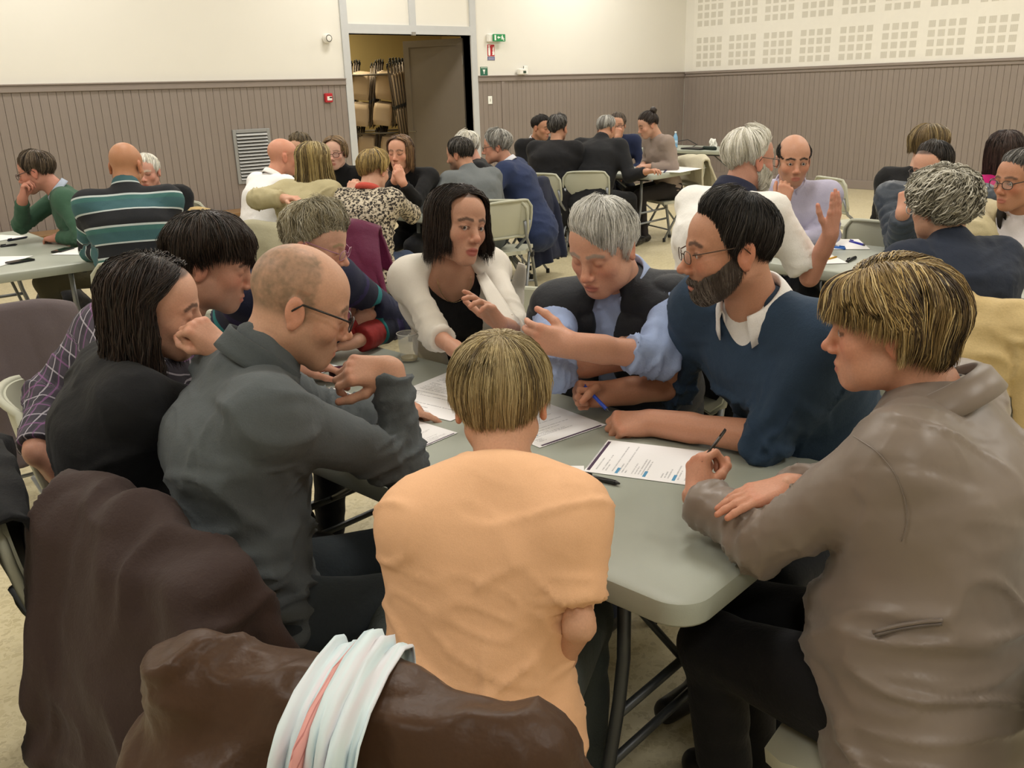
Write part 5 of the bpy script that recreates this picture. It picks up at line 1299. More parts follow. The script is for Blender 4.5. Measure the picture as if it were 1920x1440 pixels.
o = P_ = R5; v, f = collar_mesh(R5.S3 if hasattr(R5, 'S3') else R5.S[3]+ZUP*.01, unit(R5.at-R5.S[3]), R5.bf, r=.088, stand=.035, fall=.06, gap=30, flare=.03); R5.B.put('jacket_collar', v, f, cloth('#2c2622'), label='dark brown collar')
w_ = R5.wrL+unit(R5.elL-R5.wrL)*.03; R5.B.mb('wristwatch', ring_mesh(w_, R5.elL-R5.wrL, ZUP, .033, .006), plain('#c9a35a', .25, 1.), label='gold wristwatch')
R6 = person('woman with long dark hair in a bright magenta sweater seen from behind', (1884, 288, 5.2), (25, 8, 0), 20, fc(fem=1, skin='#cf9c80', hairc='#3a2c28'),
    hair=bob([('#3a2c28', 4), ('#4d3b34', 3), ('#281f1c', 2)], length=.17, side=60, vol=.026, N=5200, w=.0013), top=shirt('#c01a72', 'sweater', mat2='#ab1262', g=.018), lower='#1d1d22', lean=.08, sw=.165, chairl=CH+'woman in the magenta sweater', seed=31)
R7 = person('woman with a light brown bob and glasses in a black sweater by the right wall', (1742, 276, 5.3), (62, 12, 0), 48, fc(fem=1, skin='#cf9c80', hairc='#6a5638'),
    hair=bob([('#75613f', 3), ('#97835a', 2), ('#55452c', 2)], length=.045, side=72, vol=.026, N=4200, w=.0013), top=shirt('#151517', 'sweater', g=.016), lower='#17171b', lean=.12, sw=.165, glass=dict(colr='#2a2220', wire=.002), chairl=CH+'woman with the light brown bob', seed=33)
# --- table at the left
L1 = person('man in glasses and a green sweater leaning his chin on his hand', (68, 322, 5.7), (-98, 14, 0), -116, fc(skin='#bd7f68', hairc='#5a4a3c', brow='#5a4638', flush=.8),
    hair=short([('#5c4d3e', 3), ('#7d6d5a', 2), ('#3f342a', 2)], vol=.022, hang=.012), top=shirt('#3f5f4c', 'sweater', collar='#a9b4c6', mat2='#365342'), lower='#4a4636', lean=.25, neck=34, sw=.19, fat=1.1, pel=None,
    R=dict(w=D(42, 374, 5.58), ep=Z(34, 428, .80), hand='chin', fd=KV(.25, .9, .1), pn=KV(.8, .2, .2)), L=dict(w=Z(108, 446, .78)), glass=dict(colr='#3a1f1a', wire=.002), chairl=CH+'man in the green sweater', seed=35)
L2 = person('bald man in a dark sweater with teal and white stripes seen from behind', (237, 312, 4.95), (2, 16, 0), -22, fc(skin='#b87f58', hairc='#8a6a50', scalp=-1), hair=None,
    top=shirt(stripes([(0, '#14171d'), (.40, '#b9c3c4'), (.45, '#3a5f66'), (.78, '#3d6a68'), (.93, '#b9c3c4')], .165, .55), 'striped_sweater', neckup=.35, wr=.008, g=.018), lower='#23252b', lean=.14, neck=24, sw=.195, fat=1.12, arm=1.05,
    L=dict(w=Z(196, 478, .80), ep=Z(168, 470, .80), hand='relaxed', fd=KV(.6, 0, .6)), R=dict(), chairl=CH+'bald man in the striped sweater', seed=37)
L3 = person('white-haired man in a black jacket half hidden behind the striped sweater man', (276, 322, 6.6), (178, 10, 0), 182, fc(skin='#c9907a', hairc='#d9d4c6', brow='#cfc9b8'), hair=short(WHITE, vol=.012), top=shirt('#17181b', 'jacket', g=.022), lower='#1c1d22', lean=.1, sw=.19, chairl=CH+'white-haired man in the black jacket', seed=39)
# --- table in the middle
M1 = person('bald man in a white shirt behind the beige jacket woman', (531, 294, 6.4), (58, 8, 0), 48, fc(skin='#cb8a6c', hairc='#a07a60', scalp=-1), hair=None, top=shirt('#f0efee', collar='#f2f1ef', mat2='#e4e4e6', g=.018), lower='#24262c', lean=.18, sw=.195, fat=1.12, neck=28, chairl=CH+'bald man in the white shirt', seed=41)
M1b = person('brown-haired man almost hidden behind the bald man in the white shirt', (562, 279, 7.9), (190, 10, 0), 190, fc(hairc='#6a5a44'), hair=short([('#75664e', 3), ('#554936', 2)], vol=.03, hang=.02, clump=.014), top=shirt('#2b2d33', 'jacket'), lower='#1e2026', lean=.12, chairl=CH+'man behind the bald man', seed=42)
M2 = person('woman with long streaked blond hair in a beige jacket seen from behind', (590, 304, 5.9), (42, 10, 0), 22, fc(fem=1, skin='#cf9c80', hairc='#8a7448'),
    hair=bob([('#a8935f', 3), ('#c0ad7c', 2), ('#7d6940', 3), ('#5f4f32', 1)], length=.19, side=66, vol=.028, N=5600, w=.0014, curl=.12), top=shirt('#b5ab88', 'jacket', mat2='#a89e7b', g=.022, loose=.012, wr=.014), lower='#2a2d38', lean=.14, sw=.17, fat=1.02,
    L=dict(w=D(535, 372, 5.55), ep=D(484, 374, 5.5), hand='relaxed'), R=dict(w=D(656, 364, 6.1), ep=D(640, 385, 5.9), hand='relaxed', fd=KV(.3, .6, .4)), chairl='folding chair under the beige jacket woman, hung with a pale coat', seed=43)
M3 = person('woman in glasses and a black zip sweater facing the camera with folded arms', (628, 286, 7.2), (184, 6, 0), 190, fc(fem=1, skin='#cfa08a', hairc='#7a6146', brow='#6b5540'),
    hair=bob([('#7d6448', 3), ('#98805e', 2), ('#5d4a35', 2)], length=.055, side=60, vol=.018, N=4200, w=.0014), top=shirt('#141416', 'zip_sweater', neckup=.2), lower='#1c1d22', lean=.2, neck=24, sw=.17,
    R=dict(w=Z(660, 352, .80), ep=Z(612, 352, .80)), L=dict(w=Z(632, 350, .82), ep=Z(676, 350, .80)), glass=dict(colr='#5a2a22', wire=.0026), chairl=CH+'woman in the black zip sweater', seed=45)
M4 = person('woman with short blond hair in a leopard print blouse seen from behind', (702, 320, 5.8), (28, 20, 0), 18, fc(fem=1, skin='#cf9c80', hairc='#a8905c'),
    hair=short([('#c2a76c', 3), ('#a38a54', 3), ('#7b6640', 2), ('#4b3d28', 1)], vol=.026, hang=.022, taper=.3, N=4200, w=.0013), top=shirt(leopard(), 'leopard_blouse', g=.014, loose=.010, hem=.08, wr=.012), lower='#35435c', lean=.16, neck=26, sw=.165,
    R=dict(w=Z(745, 378, .80), ep=Z(772, 402, .80), hand='relaxed', fd=KV(-.7, .3, .4)), L=dict(w=Z(690, 378, .80)), glass=dict(colr='#2a2220', wire=.002), chairl='folding chair under the leopard blouse woman, hung with a maroon coat', seed=47)
M4.B.mb('scarf', ring_mesh(M4.S[3]+ZUP*.02, unit(M4.at-M4.S[3]), M4.bf, .066, .022), cloth('#c9564a', .8), label='coral scarf')
M5 = person('brunette in a black sweater resting her chin on her joined hands', (750, 286, 6.6), (196, 4, 0), 200, fc(fem=1, skin='#c99072', hairc='#5f4632', brow='#4a3626', lip='#a8605a'),
    hair=bob([('#6b5038', 3), ('#8a6b4a', 2), ('#4a3727', 3)], length=.15, side=62, vol=.018, N=4600, w=.0014), top=shirt('#131315', 'sweater'), lower='#191a1e', lean=.22, neck=26, sw=.17,
    R=dict(w=D(741, 338, 6.45), ep=D(720, 376, 6.5), hand='chin', fd=KV(.3, .9, .1), pn=KV(.2, -.5, .8)), L=dict(w=D(755, 343, 6.45), ep=D(780, 376, 6.5), hand='chin', fd=KV(-.4, .85, .1), pn=KV(-.1, -.5, .8)), chairl=CH+'brunette in the black sweater', seed=49)
M6 = person('dark-haired bearded man in a grey sweatshirt turned to the left', (862, 290, 6.9), (-62, 12, 0), -36, fc(skin='#b98566', hairc='#3a342f', stub=.8), hair=short([('#3a3530', 3), ('#5d5853', 2), ('#2a2622', 2)], vol=.018, line=MHL),
    top=shirt('#6c7173', 'sweatshirt', mat2='#5f6466', g=.016, neckup=.15), lower='#262930', lean=.2, neck=28, sw=.19, fat=1.06, L=dict(w=Z(788, 378, .80), ep=Z(806, 398, .80)), R=dict(), chairl=CH+'man in the grey sweatshirt', seed=51)
M7 = person('white-haired man in a dark jacket behind the grey sweatshirt man', (874, 275, 7.7), (-100, 10, 0), -90, fc(skin='#cc937c', hairc='#d9d4c6', brow='#d0cabb'), hair=short(WHITE, vol=.022, clump=.01), top=shirt('#1d1f22', 'jacket', g=.022), lower='#1c1d22', lean=.14, sw=.19, chairl=CH+'white-haired man in the dark jacket', seed=53)
M8 = person('grey-haired man in a blue suit jacket looking left', (931, 275, 7.3), (-86, 8, 0), -74, fc(skin='#bd8468', hairc='#77736c', brow='#5f5a52', nose=1.2, jowl=.006), hair=short(GREY, vol=.034, hang=.016, clump=.012, N=4200),
    top=shirt('#2a3658', 'suit_jacket', mat2='#242f4e', g=.024, loose=.010, hem=.06, collar='#d5d7de'), lower='#222a42', lean=.22, neck=28, sw=.185, fat=1.02, R=dict(w=Z(850, 370, .80)), L=dict(w=Z(862, 372, .80)), glass=dict(colr='#3a332e', wire=.0018), chairl='pale folding chair of the man in the blue suit, hung with a navy coat', chairdir=-62, chairpos=V3(5.40, 5.80, 0)+hdg(-80)*.27, seed=55)
# --- far table
F1 = person('young man in a black suit and white shirt at the far table', (1015, 239, 9.8), (128, 12, 0), 140, fc(skin='#b5805f', hairc='#1e1a18', brow='#1e1a18'), hair=short([('#1e1a18', 3), ('#2d2724', 2)], vol=.02), top=shirt('#17171a', 'suit_jacket', collar='#e8e8ea', g=.022), lower='#16161a', lean=.14, sw=.19, chairl=CH+'young man in the black suit', seed=57)
F2 = person('man with wavy dark grey hair in a black jacket at the far table', (1047, 241, 8.9), (28, 6, 0), 26, fc(skin='#b98566', hairc='#45423f'), hair=short([('#4a4744', 3), ('#6a6764', 2), ('#302d2b', 2)], vol=.032, hang=.022, clump=.012), top=shirt('#18181b', 'jacket', g=.026, loose=.010, hem=.12), lower='#17171b', lean=.14, sw=.21, fat=1.24, chairl=CH+'man with wavy dark grey hair', seed=59)
F3 = person('grey-haired man in a black jacket writing at the far table', (1137, 242, 9.0), (36, 24, 0), 34, fc(skin='#b98566', hairc='#75726a'), hair=short(GREY, vol=.018), top=shirt('#1b1c1f', 'jacket', g=.026, loose=.012, neckup=.25, hem=.10), lower='#15161a', lean=.30, neck=34, sw=.215, fat=1.28,
    R=dict(w=Z(1212, 322, .80), ep=Z(1180, 330, .82)), L=dict(), knee=(20, -8), feet=(.16, .0), chairl='pale folding chair turned sideways behind the grey-haired man writing', chairdir=10, chairpos=V3(6.47, 6.29, 0)+hdg(10)*.27-FH*.16, seed=61)
F4 = person('man in glasses and navy sweater, hand at his mouth, at the far table', (1158, 234, 10.0), (-168, 8, 0), 180, fc(skin='#bd8a6c', hairc='#5a4c40', brow='#4a3c30'), hair=short([('#5d5044', 3), ('#3f362e', 2)], vol=.014), top=shirt('#232c4a', 'sweater'), lower='#1b1e28', lean=.2, neck=26, sw=.19,
    R=dict(w=D(1158, 258, 9.75), ep=Z(1150, 300, .80), hand='fist', fd=KV(.1, .95, .1), pn=KV(.6, .1, .6)), glass=dict(colr='#2a2524', wire=.0026), chairl=CH+'man in the navy sweater at the far table', seed=63)
F5 = person('woman with her dark hair in a bun and a taupe sweater bent over papers', (1215, 234, 9.3), (-100, 22, 0), -112, fc(fem=1, skin='#c08f74', hairc='#2a211d', brow='#2a211d'),
    hair=short([('#2a211d', 3), ('#3b302a', 2)], vol=.014, hang=.004, pole=(0, -.75, .65), taper=.6, sweep=0, bun=(0, -.10, .105), bunr=(.036, .034, .036)), top=shirt('#94857c', 'sweater', mat2='#867870'), lower='#2a2627', lean=.16, neck=30, sw=.165,
    R=dict(w=Z(1206, 308, .79)), L=dict(w=Z(1216, 312, .79), ep=D(1262, 312, 9.3)), chairl='folding chair of the woman with a bun, hung with a cream jacket', seed=65)
# ================================================================== coats hung on chair backs
def coat(pos, head, mat, label, hw=.27, front=.25, back=.6, topz=.885, flare=.10, fold=.035, nf=5.5, seed=1, slope=.05, shift=0., widen=.25, name='coat', cat='coat', sleeve=(), th=.012, bulge=.03, skew=0., dy=0., roll=.0):
    fd = hdg(head) if not isinstance(head, np.ndarray) else head; rt = np.cross(fd, ZUP); base = V3(pos[0], pos[1], 0); n = 46
    tot = front+.09+back
    def P(u, s):
        a = 2*u-1
        if s < front: y = -.215+.015*(s/front); z = topz-front+s; t = (front-s)
        elif s < front+.09:
            q = (s-front)/.09*math.pi; y = -.255-.045*(1-math.cos(q))*.5*1.6+.0; z = topz+bulge*math.sin(q); t = 0
        else: t = s-front-.09; y = -.325-flare*(t/max(back, .01))**.8; z = topz-t
        x = a*hw*(1+widen*t)+shift+skew*t
        z -= slope*abs(a)**2.5*(1 if t < .05 else 1)
        w = min(1, t*3)
        f = fold*w*(math.sin(a*nf+seed*1.7+1.2*math.sin(t*3+seed))+.5*math.sin(a*nf*2.1+seed*2.9+t*2))
        y += -abs(f)*.6-f*.5 if s >= front else f*.15
        y += .06*abs(a)**3*(1 if s > front else 0)
        nz = float(noise3(np.array([[x*7+seed, t*5, s*4]]))[0]); nz2 = float(noise3(np.array([[x*17+seed, t*9+3, s*8]]))[0])
        y -= .014*nz+.006*nz2; z += (.012*nz if abs(s-front-.045) < .06 else 0)
        return V3(x, y+dy, max(z, .03))
    pts = {}
    v, f = sheet(lambda i, j: P(i, j*tot), n, n, th)
    v = np.array(v); o = thing(name, label, cat, base, math.atan2(-fd[0], fd[1])); o.scale = (1, 1, 1 if math.hypot(pos[0], pos[1]) < 3 else .94)
    m = cloth(mat, .8, 700., .25) if isinstance(mat, str) else mat
    link('body', mesh_data('body', v, f, m), o)
    for k, (x, y, z, dx, ln, r) in enumerate(sleeve):
        p0 = V3(x, y, z); p1 = p0+V3(dx*.5, -.02, -ln*.5); p2 = p0+V3(dx, .0, -ln)
        vv, ff = sdf_mesh([cap(p0, p1, r, r*.9, 0), cap(p1, p2, r*.9, r*.75, .02), halfcut(p2, p2-p1, r*1.6), ell(p2+(p1-p2)*.03, (r*.5,)*3, .01, 'c')], .009); nn = vnormals(vv, ff)
        vv = vv+nn*((1-np.abs(noise3(vv*np.array([16, 16, 34])+seed))*2)*.008)[:, None]
        link('sleeve', mesh_data('sleeve', vv, ff, m), o)
    return o
def chair_of(lbl):
    for o in bpy.data.objects:
        if o.get('label') == lbl: return o
def on_chair(lbl, *a, **k):
    c = chair_of(lbl); an = c.rotation_euler[2]; return coat((c.location[0], c.location[1]), V3(-math.sin(an), math.cos(an), 0), *a, **k)
def lump(lbl, mat, label, prims, amp=.012, sc=1., seed=1, name='jacket', cat='jacket', h=.009, vs=(11, 9, 4.5), fine=.45):
    """soft garment built as one bulky folded surface in the chair's own frame"""
    c = chair_of(lbl); o = thing(name, label, cat, c.location[:], c.rotation_euler[2]); o.scale = c.scale; v, f = sdf_mesh(prims, h); n = vnormals(v, f)
    w = np.stack([noise3(v*6+seed), noise3(v*6+seed+7), noise3(v*6+seed+13)], 1)*.8
    r1 = np.clip(1-np.abs(noise3(v*np.array(vs)*sc+w+seed))*2.6, 0, 1)**1.3-.25; r2 = np.clip(1-np.abs(noise3(v*np.array(vs)*2*sc+w*1.5+seed*2))*2.6, 0, 1)**1.3-.25
    v = v+n*(amp*(r1+fine*r2+.5*noise3(v*7+seed)))[:, None]; v[:, 2] = np.maximum(v[:, 2], .01)
    link('body', mesh_data('body', v, f, mat), o); return o
BRJ = 'folding chair under the peach top person, hung with a brown jacket and scarf'
X_ = V3(1, 0, 0)
lump(BRJ, cloth('#452f1f', .42, 300., .18), 'brown padded jacket hung on the chair of the peach top person', [
    cap((-.26, -.27, .74), (-.19, -.29, .89), .05, .055, 0), cap((-.19, -.29, .89), (-.08, -.28, .855), .06, .055, .03), cap((-.10, -.28, .86), (.08, -.29, .868), .06, .065, .03),
    cap((.04, -.30, .862), (.25, -.32, .850), .066, .060, .03), cap((.18, -.33, .80), (.30, -.32, .785), .06, .045, .03),
    cap((-.22, -.32, .74), (-.23, -.40, .42), .07, .085, .05), cap((-.12, -.34, .76), (-.12, -.42, .40), .08, .10, .06, 'u', X_, 1.5), cap((.12, -.36, .74), (.12, -.43, .42), .07, .09, .06, 'u', X_, 1.7),
    ell((-.27, -.38, .72), (.04, .035, .06), .02, 'c')], .014, 1.0, 5, fine=.38)
lump('folding chair under the balding man, hung with a long brown coat', cloth('#3a2c29', .7, 700., .3), 'long dark brown coat draped over the chair of the balding man', [
    cap((-.17, -.27, .84), (.04, -.27, .86), .048, .045, 0), cap((.02, -.27, .86), (.26, -.26, .82), .045, .04, .03), ell((-.13, -.28, .865), (.10, .06, .05), .03),
    cap((.05, -.32, .80), (.08, -.47, .04), .052, .072, .05, 'u', X_, 3.7), cap((.24, -.31, .80), (.33, -.33, .38), .05, .055, .05), cap((.25, -.25, .82), (.36, -.14, .45), .035, .03, .04), cap((-.14, -.33, .82), (-.17, -.42, .40), .05, .055, .05)], .020, .8, 3, 'coat', 'coat', vs=(11, 8, 1.7), fine=.12)
on_chair('folding chair under the woman with long dark hair, hung with a black coat', '#121316', 'black coat hung on the chair of the dark-haired woman', hw=.27, back=.68, seed=7)
on_chair('folding chair under the leopard blouse woman, hung with a maroon coat', cloth('#5c1a3c', .5, 400., .3), 'maroon coat hung on the chair of the leopard blouse woman', hw=.27, back=.55, seed=9, bulge=.05, fold=.05, skew=.25, th=.02)
on_chair('folding chair under the beige jacket woman, hung with a pale coat', '#a9a48b', 'pale khaki coat hung on the chair of the beige jacket woman', hw=.25, back=.75, seed=11, shift=-.06)
on_chair('pale folding chair under the bald man in the white shirt', '#b39a68', 'tan jacket with a dark lining hung on the chair of the bald man', hw=.24, back=.6, seed=12, name='jacket', cat='jacket', th=.03, shift=-.1)
on_chair('pale folding chair of the man in the blue suit, hung with a navy coat', '#1c2238', 'navy coat hanging from the chair of the man in the blue suit', hw=.24, back=.7, seed=13)
on_chair('folding chair of the woman with a bun, hung with a cream jacket', '#c3bda6', 'cream jacket hung on the chair of the woman with a bun', hw=.26, back=.6, seed=15, name='jacket', cat='jacket', fold=.05, th=.02)
lump('folding chair under the curly-haired woman, hung with a pale yellow coat', cloth('#cdb583', .6, 400., .25), 'pale yellow coat hung on the chair of the curly-haired woman', [
    cap((-.22, -.27, .84), (.0, -.28, .87), .045, .04, 0), cap((.0, -.28, .87), (.20, -.26, .84), .045, .05, .03), cap((.0, -.32, .80), (.0, -.40, .12), .04, .05, .05, 'u', X_, 4.2), cap((.22, -.28, .80), (.28, -.33, .40), .055, .05, .04)], .02, .8, 17, 'coat', 'coat', .014, (11, 8, 1.7), .15)
on_chair('pale folding chair under the white-haired man in the white polo', '#5a1622', 'dark red coat hung on the chair of the white-haired man', hw=.24, back=.5, seed=19)
on_chair('folding chair under the man in the padded vest', '#101114', 'black jacket hung on the chair of the man in the padded vest', hw=.25, back=.5, seed=20, name='jacket', cat='jacket')
c_ = chair(Z(12, 572, .86)+hdg(-41)*.29, hdg(-41), 'folding chair at the left edge hung with a grey-mauve coat')
coat(c_.location[:], hdg(-41), '#5d5355', 'grey-mauve coat hung on the chair at the left edge', hw=.25, back=.6, seed=21)
chair(Z(1602, 365, .66), hdg(75), 'empty pale folding chair between the lavender shirt man and the quilted jacket man')
chair(V3(4.32, 5.11, 0)+hdg(10)*.29, hdg(10), 'empty pale folding chair behind the woman in the white blazer, back towards the camera')
# printed scarf on the brown jacket
def mk_scarf():
    t = NT('printed_scarf'); co_ = t.coord('UV'); s = t.n('SeparateXYZ'); t.l(co_, s.inputs[0]); u, v = s.outputs[0], s.outputs[1]
    n = t.n('TexNoise', i_Scale=5., i_Detail=2.); t.l(co_, n.inputs['Vector'])
    c = t.ramp(n.outputs['Fac'], [(.3, L4('#bcd3dc')), (.5, L4('#cfdfe4')), (.62, L4('#d9d3da')), (.75, L4('#dcb7b4'))])
    tw = t.math('LESS_THAN', t.math('FRACT', t.math('ADD', t.math('MULTIPLY', v, 26.), t.math('MULTIPLY', u, 14.))), .16)
    band = t.math('MULTIPLY', t.math('GREATER_THAN', u, .30), t.math('LESS_THAN', u, .43)); c = t.mix(band, c, t.mix(tw, L4('#d89a94'), L4('#b4726e')))
    g = t.math('MULTIPLY', t.math('LESS_THAN', u, .22), t.math('GREATER_THAN', v, .60))
    c = t.mix(g, c, t.ramp(v, [(.6, L4('#8fb06a')), (.68, L4('#cf8f86')), (.78, L4('#d9d6cc')), (.84, L4('#6f9a4f')), (.88, L4('#c69a4e'))], 'CONSTANT'))
    t.base(c); t.set(Roughness=.75); return t.m
def scarf():
    c = chair_of('folding chair under the peach top person, hung with a brown jacket and scarf'); an = c.rotation_euler[2]; n = 40
    o = thing('scarf', 'pale blue printed scarf with a pink rope stripe on the brown jacket', 'scarf', c.location[:], an)
    def P(u, w):
        a = 2*u-1; s = w*.62; t = max(0, s-.13)
        if s < .06: y, z = -.20, .92-.06+s
        elif s < .13: q = (s-.06)/.07*math.pi; y, z = -.20-.19*(1-math.cos(q))*.5, .925+.025*math.sin(q)
        else: y, z = -.395-.13*(t/.5)**.8, .925-t
        x = .03+a*(.046+.012*min(1, s*1.6))-.07*t
        f = .020*math.sin(a*7+w*3)+.012*math.sin(a*15+2+w*5); y -= abs(f)*(1.2 if s > .06 else .5)+.012; z += .012*math.sin(a*4+1)
        return V3(x, y, z)
    v, f = sheet(P, n, n, .003); me = mesh_data('fabric', v, f, mk_scarf()); uv = me.uv_layers.new(name='UV'); m = (n+1)**2
    li = np.zeros(len(me.loops), np.int32); me.loops.foreach_get('vertex_index', li); li = li % m
    uv.data.foreach_set('uv', np.stack([(li//(n+1))/n, (li % (n+1))/n], 1).astype(np.float32).ravel()); link('fabric', me, o)
scarf()

# ================================================================== papers, pens and small things
def mk_form(seed, dens=30., tags=True):
    t = NT('printed_form'); s = t.n('SeparateXYZ'); t.l(t.coord('UV'), s.inputs[0]); u, v = s.outputs[0], s.outputs[1]
    row = t.math('FLOOR', t.math('MULTIPLY', v, dens)); fr = t.math('FRACT', t.math('MULTIPLY', v, dens))
    wn = t.n('TexWhiteNoise', noise_dimensions='1D'); t.l(t.math('ADD', row, seed*7.3), wn.inputs['W']); ss = t.n('SeparateColor'); t.l(wn.outputs['Color'], ss.inputs[0])
    nz = t.n('TexNoise', noise_dimensions='2D', i_Scale=1., i_Detail=1.); cb = t.n('CombineXYZ'); t.l(t.math('MULTIPLY', u, 110.), cb.inputs[0]); t.l(t.math('MULTIPLY', row, 3.7), cb.inputs[1]); t.l(cb.outputs[0], nz.inputs['Vector'])
    m = t.math('MULTIPLY', t.math('LESS_THAN', fr, .42), t.math('GREATER_THAN', u, .10))
    m = t.math('MULTIPLY', m, t.math('LESS_THAN', u, t.math('ADD', .18, t.math('MULTIPLY', ss.outputs[0], .72))))
    m = t.math('MULTIPLY', m, t.math('GREATER_THAN', ss.outputs[1], .30)); m = t.math('MULTIPLY', m, t.math('GREATER_THAN', nz.outputs['Fac'], .42))
    c = t.mix(t.math('MULTIPLY', m, .55), L4('#f3f2f3'), L4('#6d6c74'))
    def rect(u0, u1, v0, v1): return t.math('MULTIPLY', t.math('MULTIPLY', t.math('GREATER_THAN', u, u0), t.math('LESS_THAN', u, u1)), t.math('MULTIPLY', t.math('GREATER_THAN', v, v0), t.math('LESS_THAN', v, v1)))
    c = t.mix(rect(.06, .42, .925, .955), c, L4('#4a3c4a'))
    if tags:
        for a in (.78, .52, .27): c = t.mix(rect(.06, .22, a, a+.028), c, L4('#4f93bd'))
        c = t.mix(rect(.05, .95, .015, .045), c, L4('#45304a'))
    t.base(c); t.set(Roughness=.6); return t.m
_pc = [0]; _pm = {}
def paper(A, B, C_, label, z=.7412, form=1, group='papers on the tables'):
    """A, B, C_: pixels of three corners (bottom-left, bottom-right, top-left) on the table"""
    a, b, c = (Z(*p, z) for p in (A, B, C_)); e1, e2 = b-a, c-a; e2 = e2-e1*np.dot(e1, e2)/np.dot(e1, e1); d = b+e2; _pc[0] += 1
    ctr = (a+b+a+e2+d)/4*1.0; ctr = (a+d)/2; th = V3(0, 0, .0006); zz = V3(0, 0, .00012*_pc[0]); q = [a, b, d, a+e2]
    vs = [p-ctr+zz for p in q]+[p-ctr+zz+th for p in q]; fs = [(3, 2, 1, 0), (4, 5, 6, 7), (0, 1, 5, 4), (1, 2, 6, 5), (2, 3, 7, 6), (3, 0, 4, 7)]
    if form not in _pm: _pm[form] = mk_form(form, 34., form % 2 == 1) if form else plain('#f1f0ef', .6)
    me = mesh_data('paper_sheet', np.array(vs), fs, _pm[form], False); uv = me.uv_layers.new(name='UV'); cs = [(0, 0), (1, 0), (1, 1), (0, 1)]
    for i, l in enumerate(me.loops): uv.data[i].uv = cs[l.vertex_index % 4]
    return tag(link('paper_sheet', me, None, ctr), label, 'paper', group)
paper((1094, 884), (1140, 825), (1302, 917), 'printed form on the table between the bearded man and the taupe jacket woman', form=1)
paper((1012, 840), (1137, 797), (925, 786), 'printed form under the fist of the bearded man', form=3)
paper((1034, 874), (1095, 874), (1030, 906), 'small blank paper under the black pen', form=0)
paper((700, 755), (845, 790), (850, 690), 'large white sheet beside the plastic cup', form=2)
paper((778, 846), (858, 812), (800, 782), 'printed form under the pointing finger of the balding man', form=5)
paper((640, 760), (682, 746), (632, 722), 'printed form next to the wristwatch of the balding man', form=7)
paper((604, 700), (640, 688), (590, 668), 'printed form beside the burgundy case', form=9)
paper((690, 862), (800, 845), (700, 800), 'white sheet under the grey sleeve of the balding man', form=2)
paper((0, 500), (62, 480), (0, 473), 'white sheet beside the black phone on the left table', form=0)
paper((95, 478), (190, 478), (110, 462), 'white sheet under the arm of the striped sweater man', form=0)
paper((0, 452), (50, 443), (0, 440), 'white sheet with a dark blue pen on the left table', form=0)
paper((1555, 468), (1632, 468), (1580, 449), 'white sheet with a blue pen in front of the lavender shirt man', form=0)
paper((1525, 496), (1590, 494), (1540, 476), 'white sheet with a yellow pencil beside the raised arm', form=0)
paper((1220, 322), (1275, 324), (1245, 312), 'white sheet on the far table near the woman with a bun', form=0)
paper((770, 372), (800, 372), (775, 362), 'white sheet on the middle table', form=0)
def pen(p0, p1, colr, label, z=.747, r=.0042, name='pen', z1=None):
    a, b = (Z(*p0, z), Z(*p1, z1 or z)) if not isinstance(p0, np.ndarray) else (p0, p1); m = (a+b)/2; d = unit(b-a); L_ = np.linalg.norm(b-a)
    o = thing(name, label, 'pen' if name != 'pencil' else 'pencil', m, 0, 'pens and pencils')
    MB().tube([a-m, a-m+d*.006, b-m-d*.012], [r*.7, r, r], 8).build('barrel', plain(colr, .35), o, smooth=True)
    MB().tube([b-m-d*.012, b-m-d*.001, b-m], [r*.95, r*.3, r*.1], 8).build('tip', plain('#2a2a2a', .4) if name == 'pen' else plain('#d8b98a', .6), o, smooth=True)
    MB().tube([a-m+V3(0, 0, r*1.3)+d*.004, a-m+V3(0, 0, r*1.3)+d*.035], r*.35, 6).build('clip', plain(colr, .3), o, smooth=True)
    return o
pen((1085, 889), (1163, 907), '#17191a', 'black ballpoint pen lying on the near table', r=.006)
ph = P7.wrL+unit(P7.aw['L'][1])*.07
pen(D(1086, 714, 2.42), D(1142, 772, 2.30), '#1f45b8', 'blue pen held by the bearded man', r=.0048)
pen(D(1360, 806, 1.86), D(1316, 866, 1.76), '#2b2320', 'thin dark pen held by the woman in the taupe jacket', r=.0035)
pen((1585, 466), (1533, 460), '#2a63b4', 'blue felt pen beside the raised arm', r=.008)
pen((1593, 452), (1622, 460), '#2a2ea0', 'dark blue pen on the sheet before the lavender shirt man', r=.007)
pen((1548, 487), (1570, 481), '#d9a52c', 'yellow pencil on the right table', r=.005, name='pencil')
pen((1588, 490), (1605, 482), '#1a1a1c', 'black marker on the right table', r=.009)
pen((14, 451), (52, 444), '#22263f', 'dark blue pen on the left table', r=.007)
pen((0, 462), (33, 458), '#1c1c22', 'black pen on the left table', r=.007)
pen((1245, 323), (1252, 317), '#1c2a5a', 'blue pen on the far table', r=.007)
pen(D(800, 338, 6.9), D(790, 322, 6.9), '#2a57b8', 'bright blue pen by the brunette in black', r=.009)
def phone(c, rot, label, z=.742, w=.07, l=.145, colr='#141416', name='phone'):
    p = Z(*c, z); o = thing(name, label, 'phone' if name == 'phone' else 'case', p, math.radians(rot))
    MB().prism(rrect(-w/2, -l/2, w/2, l/2, .012), 0, .009).build('body', plain(colr, .35), o)
    MB().prism(rrect(-w/2+.004, -l/2+.008, w/2-.004, l/2-.008, .008), .009, .0095).build('screen', plain('#0a0a0c' if name == 'phone' else colr, .12), o); return o
phone((38, 491), -75, 'black phone beside the sheet on the left table')
phone((118, 470), -50, 'black phone near the elbow of the striped sweater man')
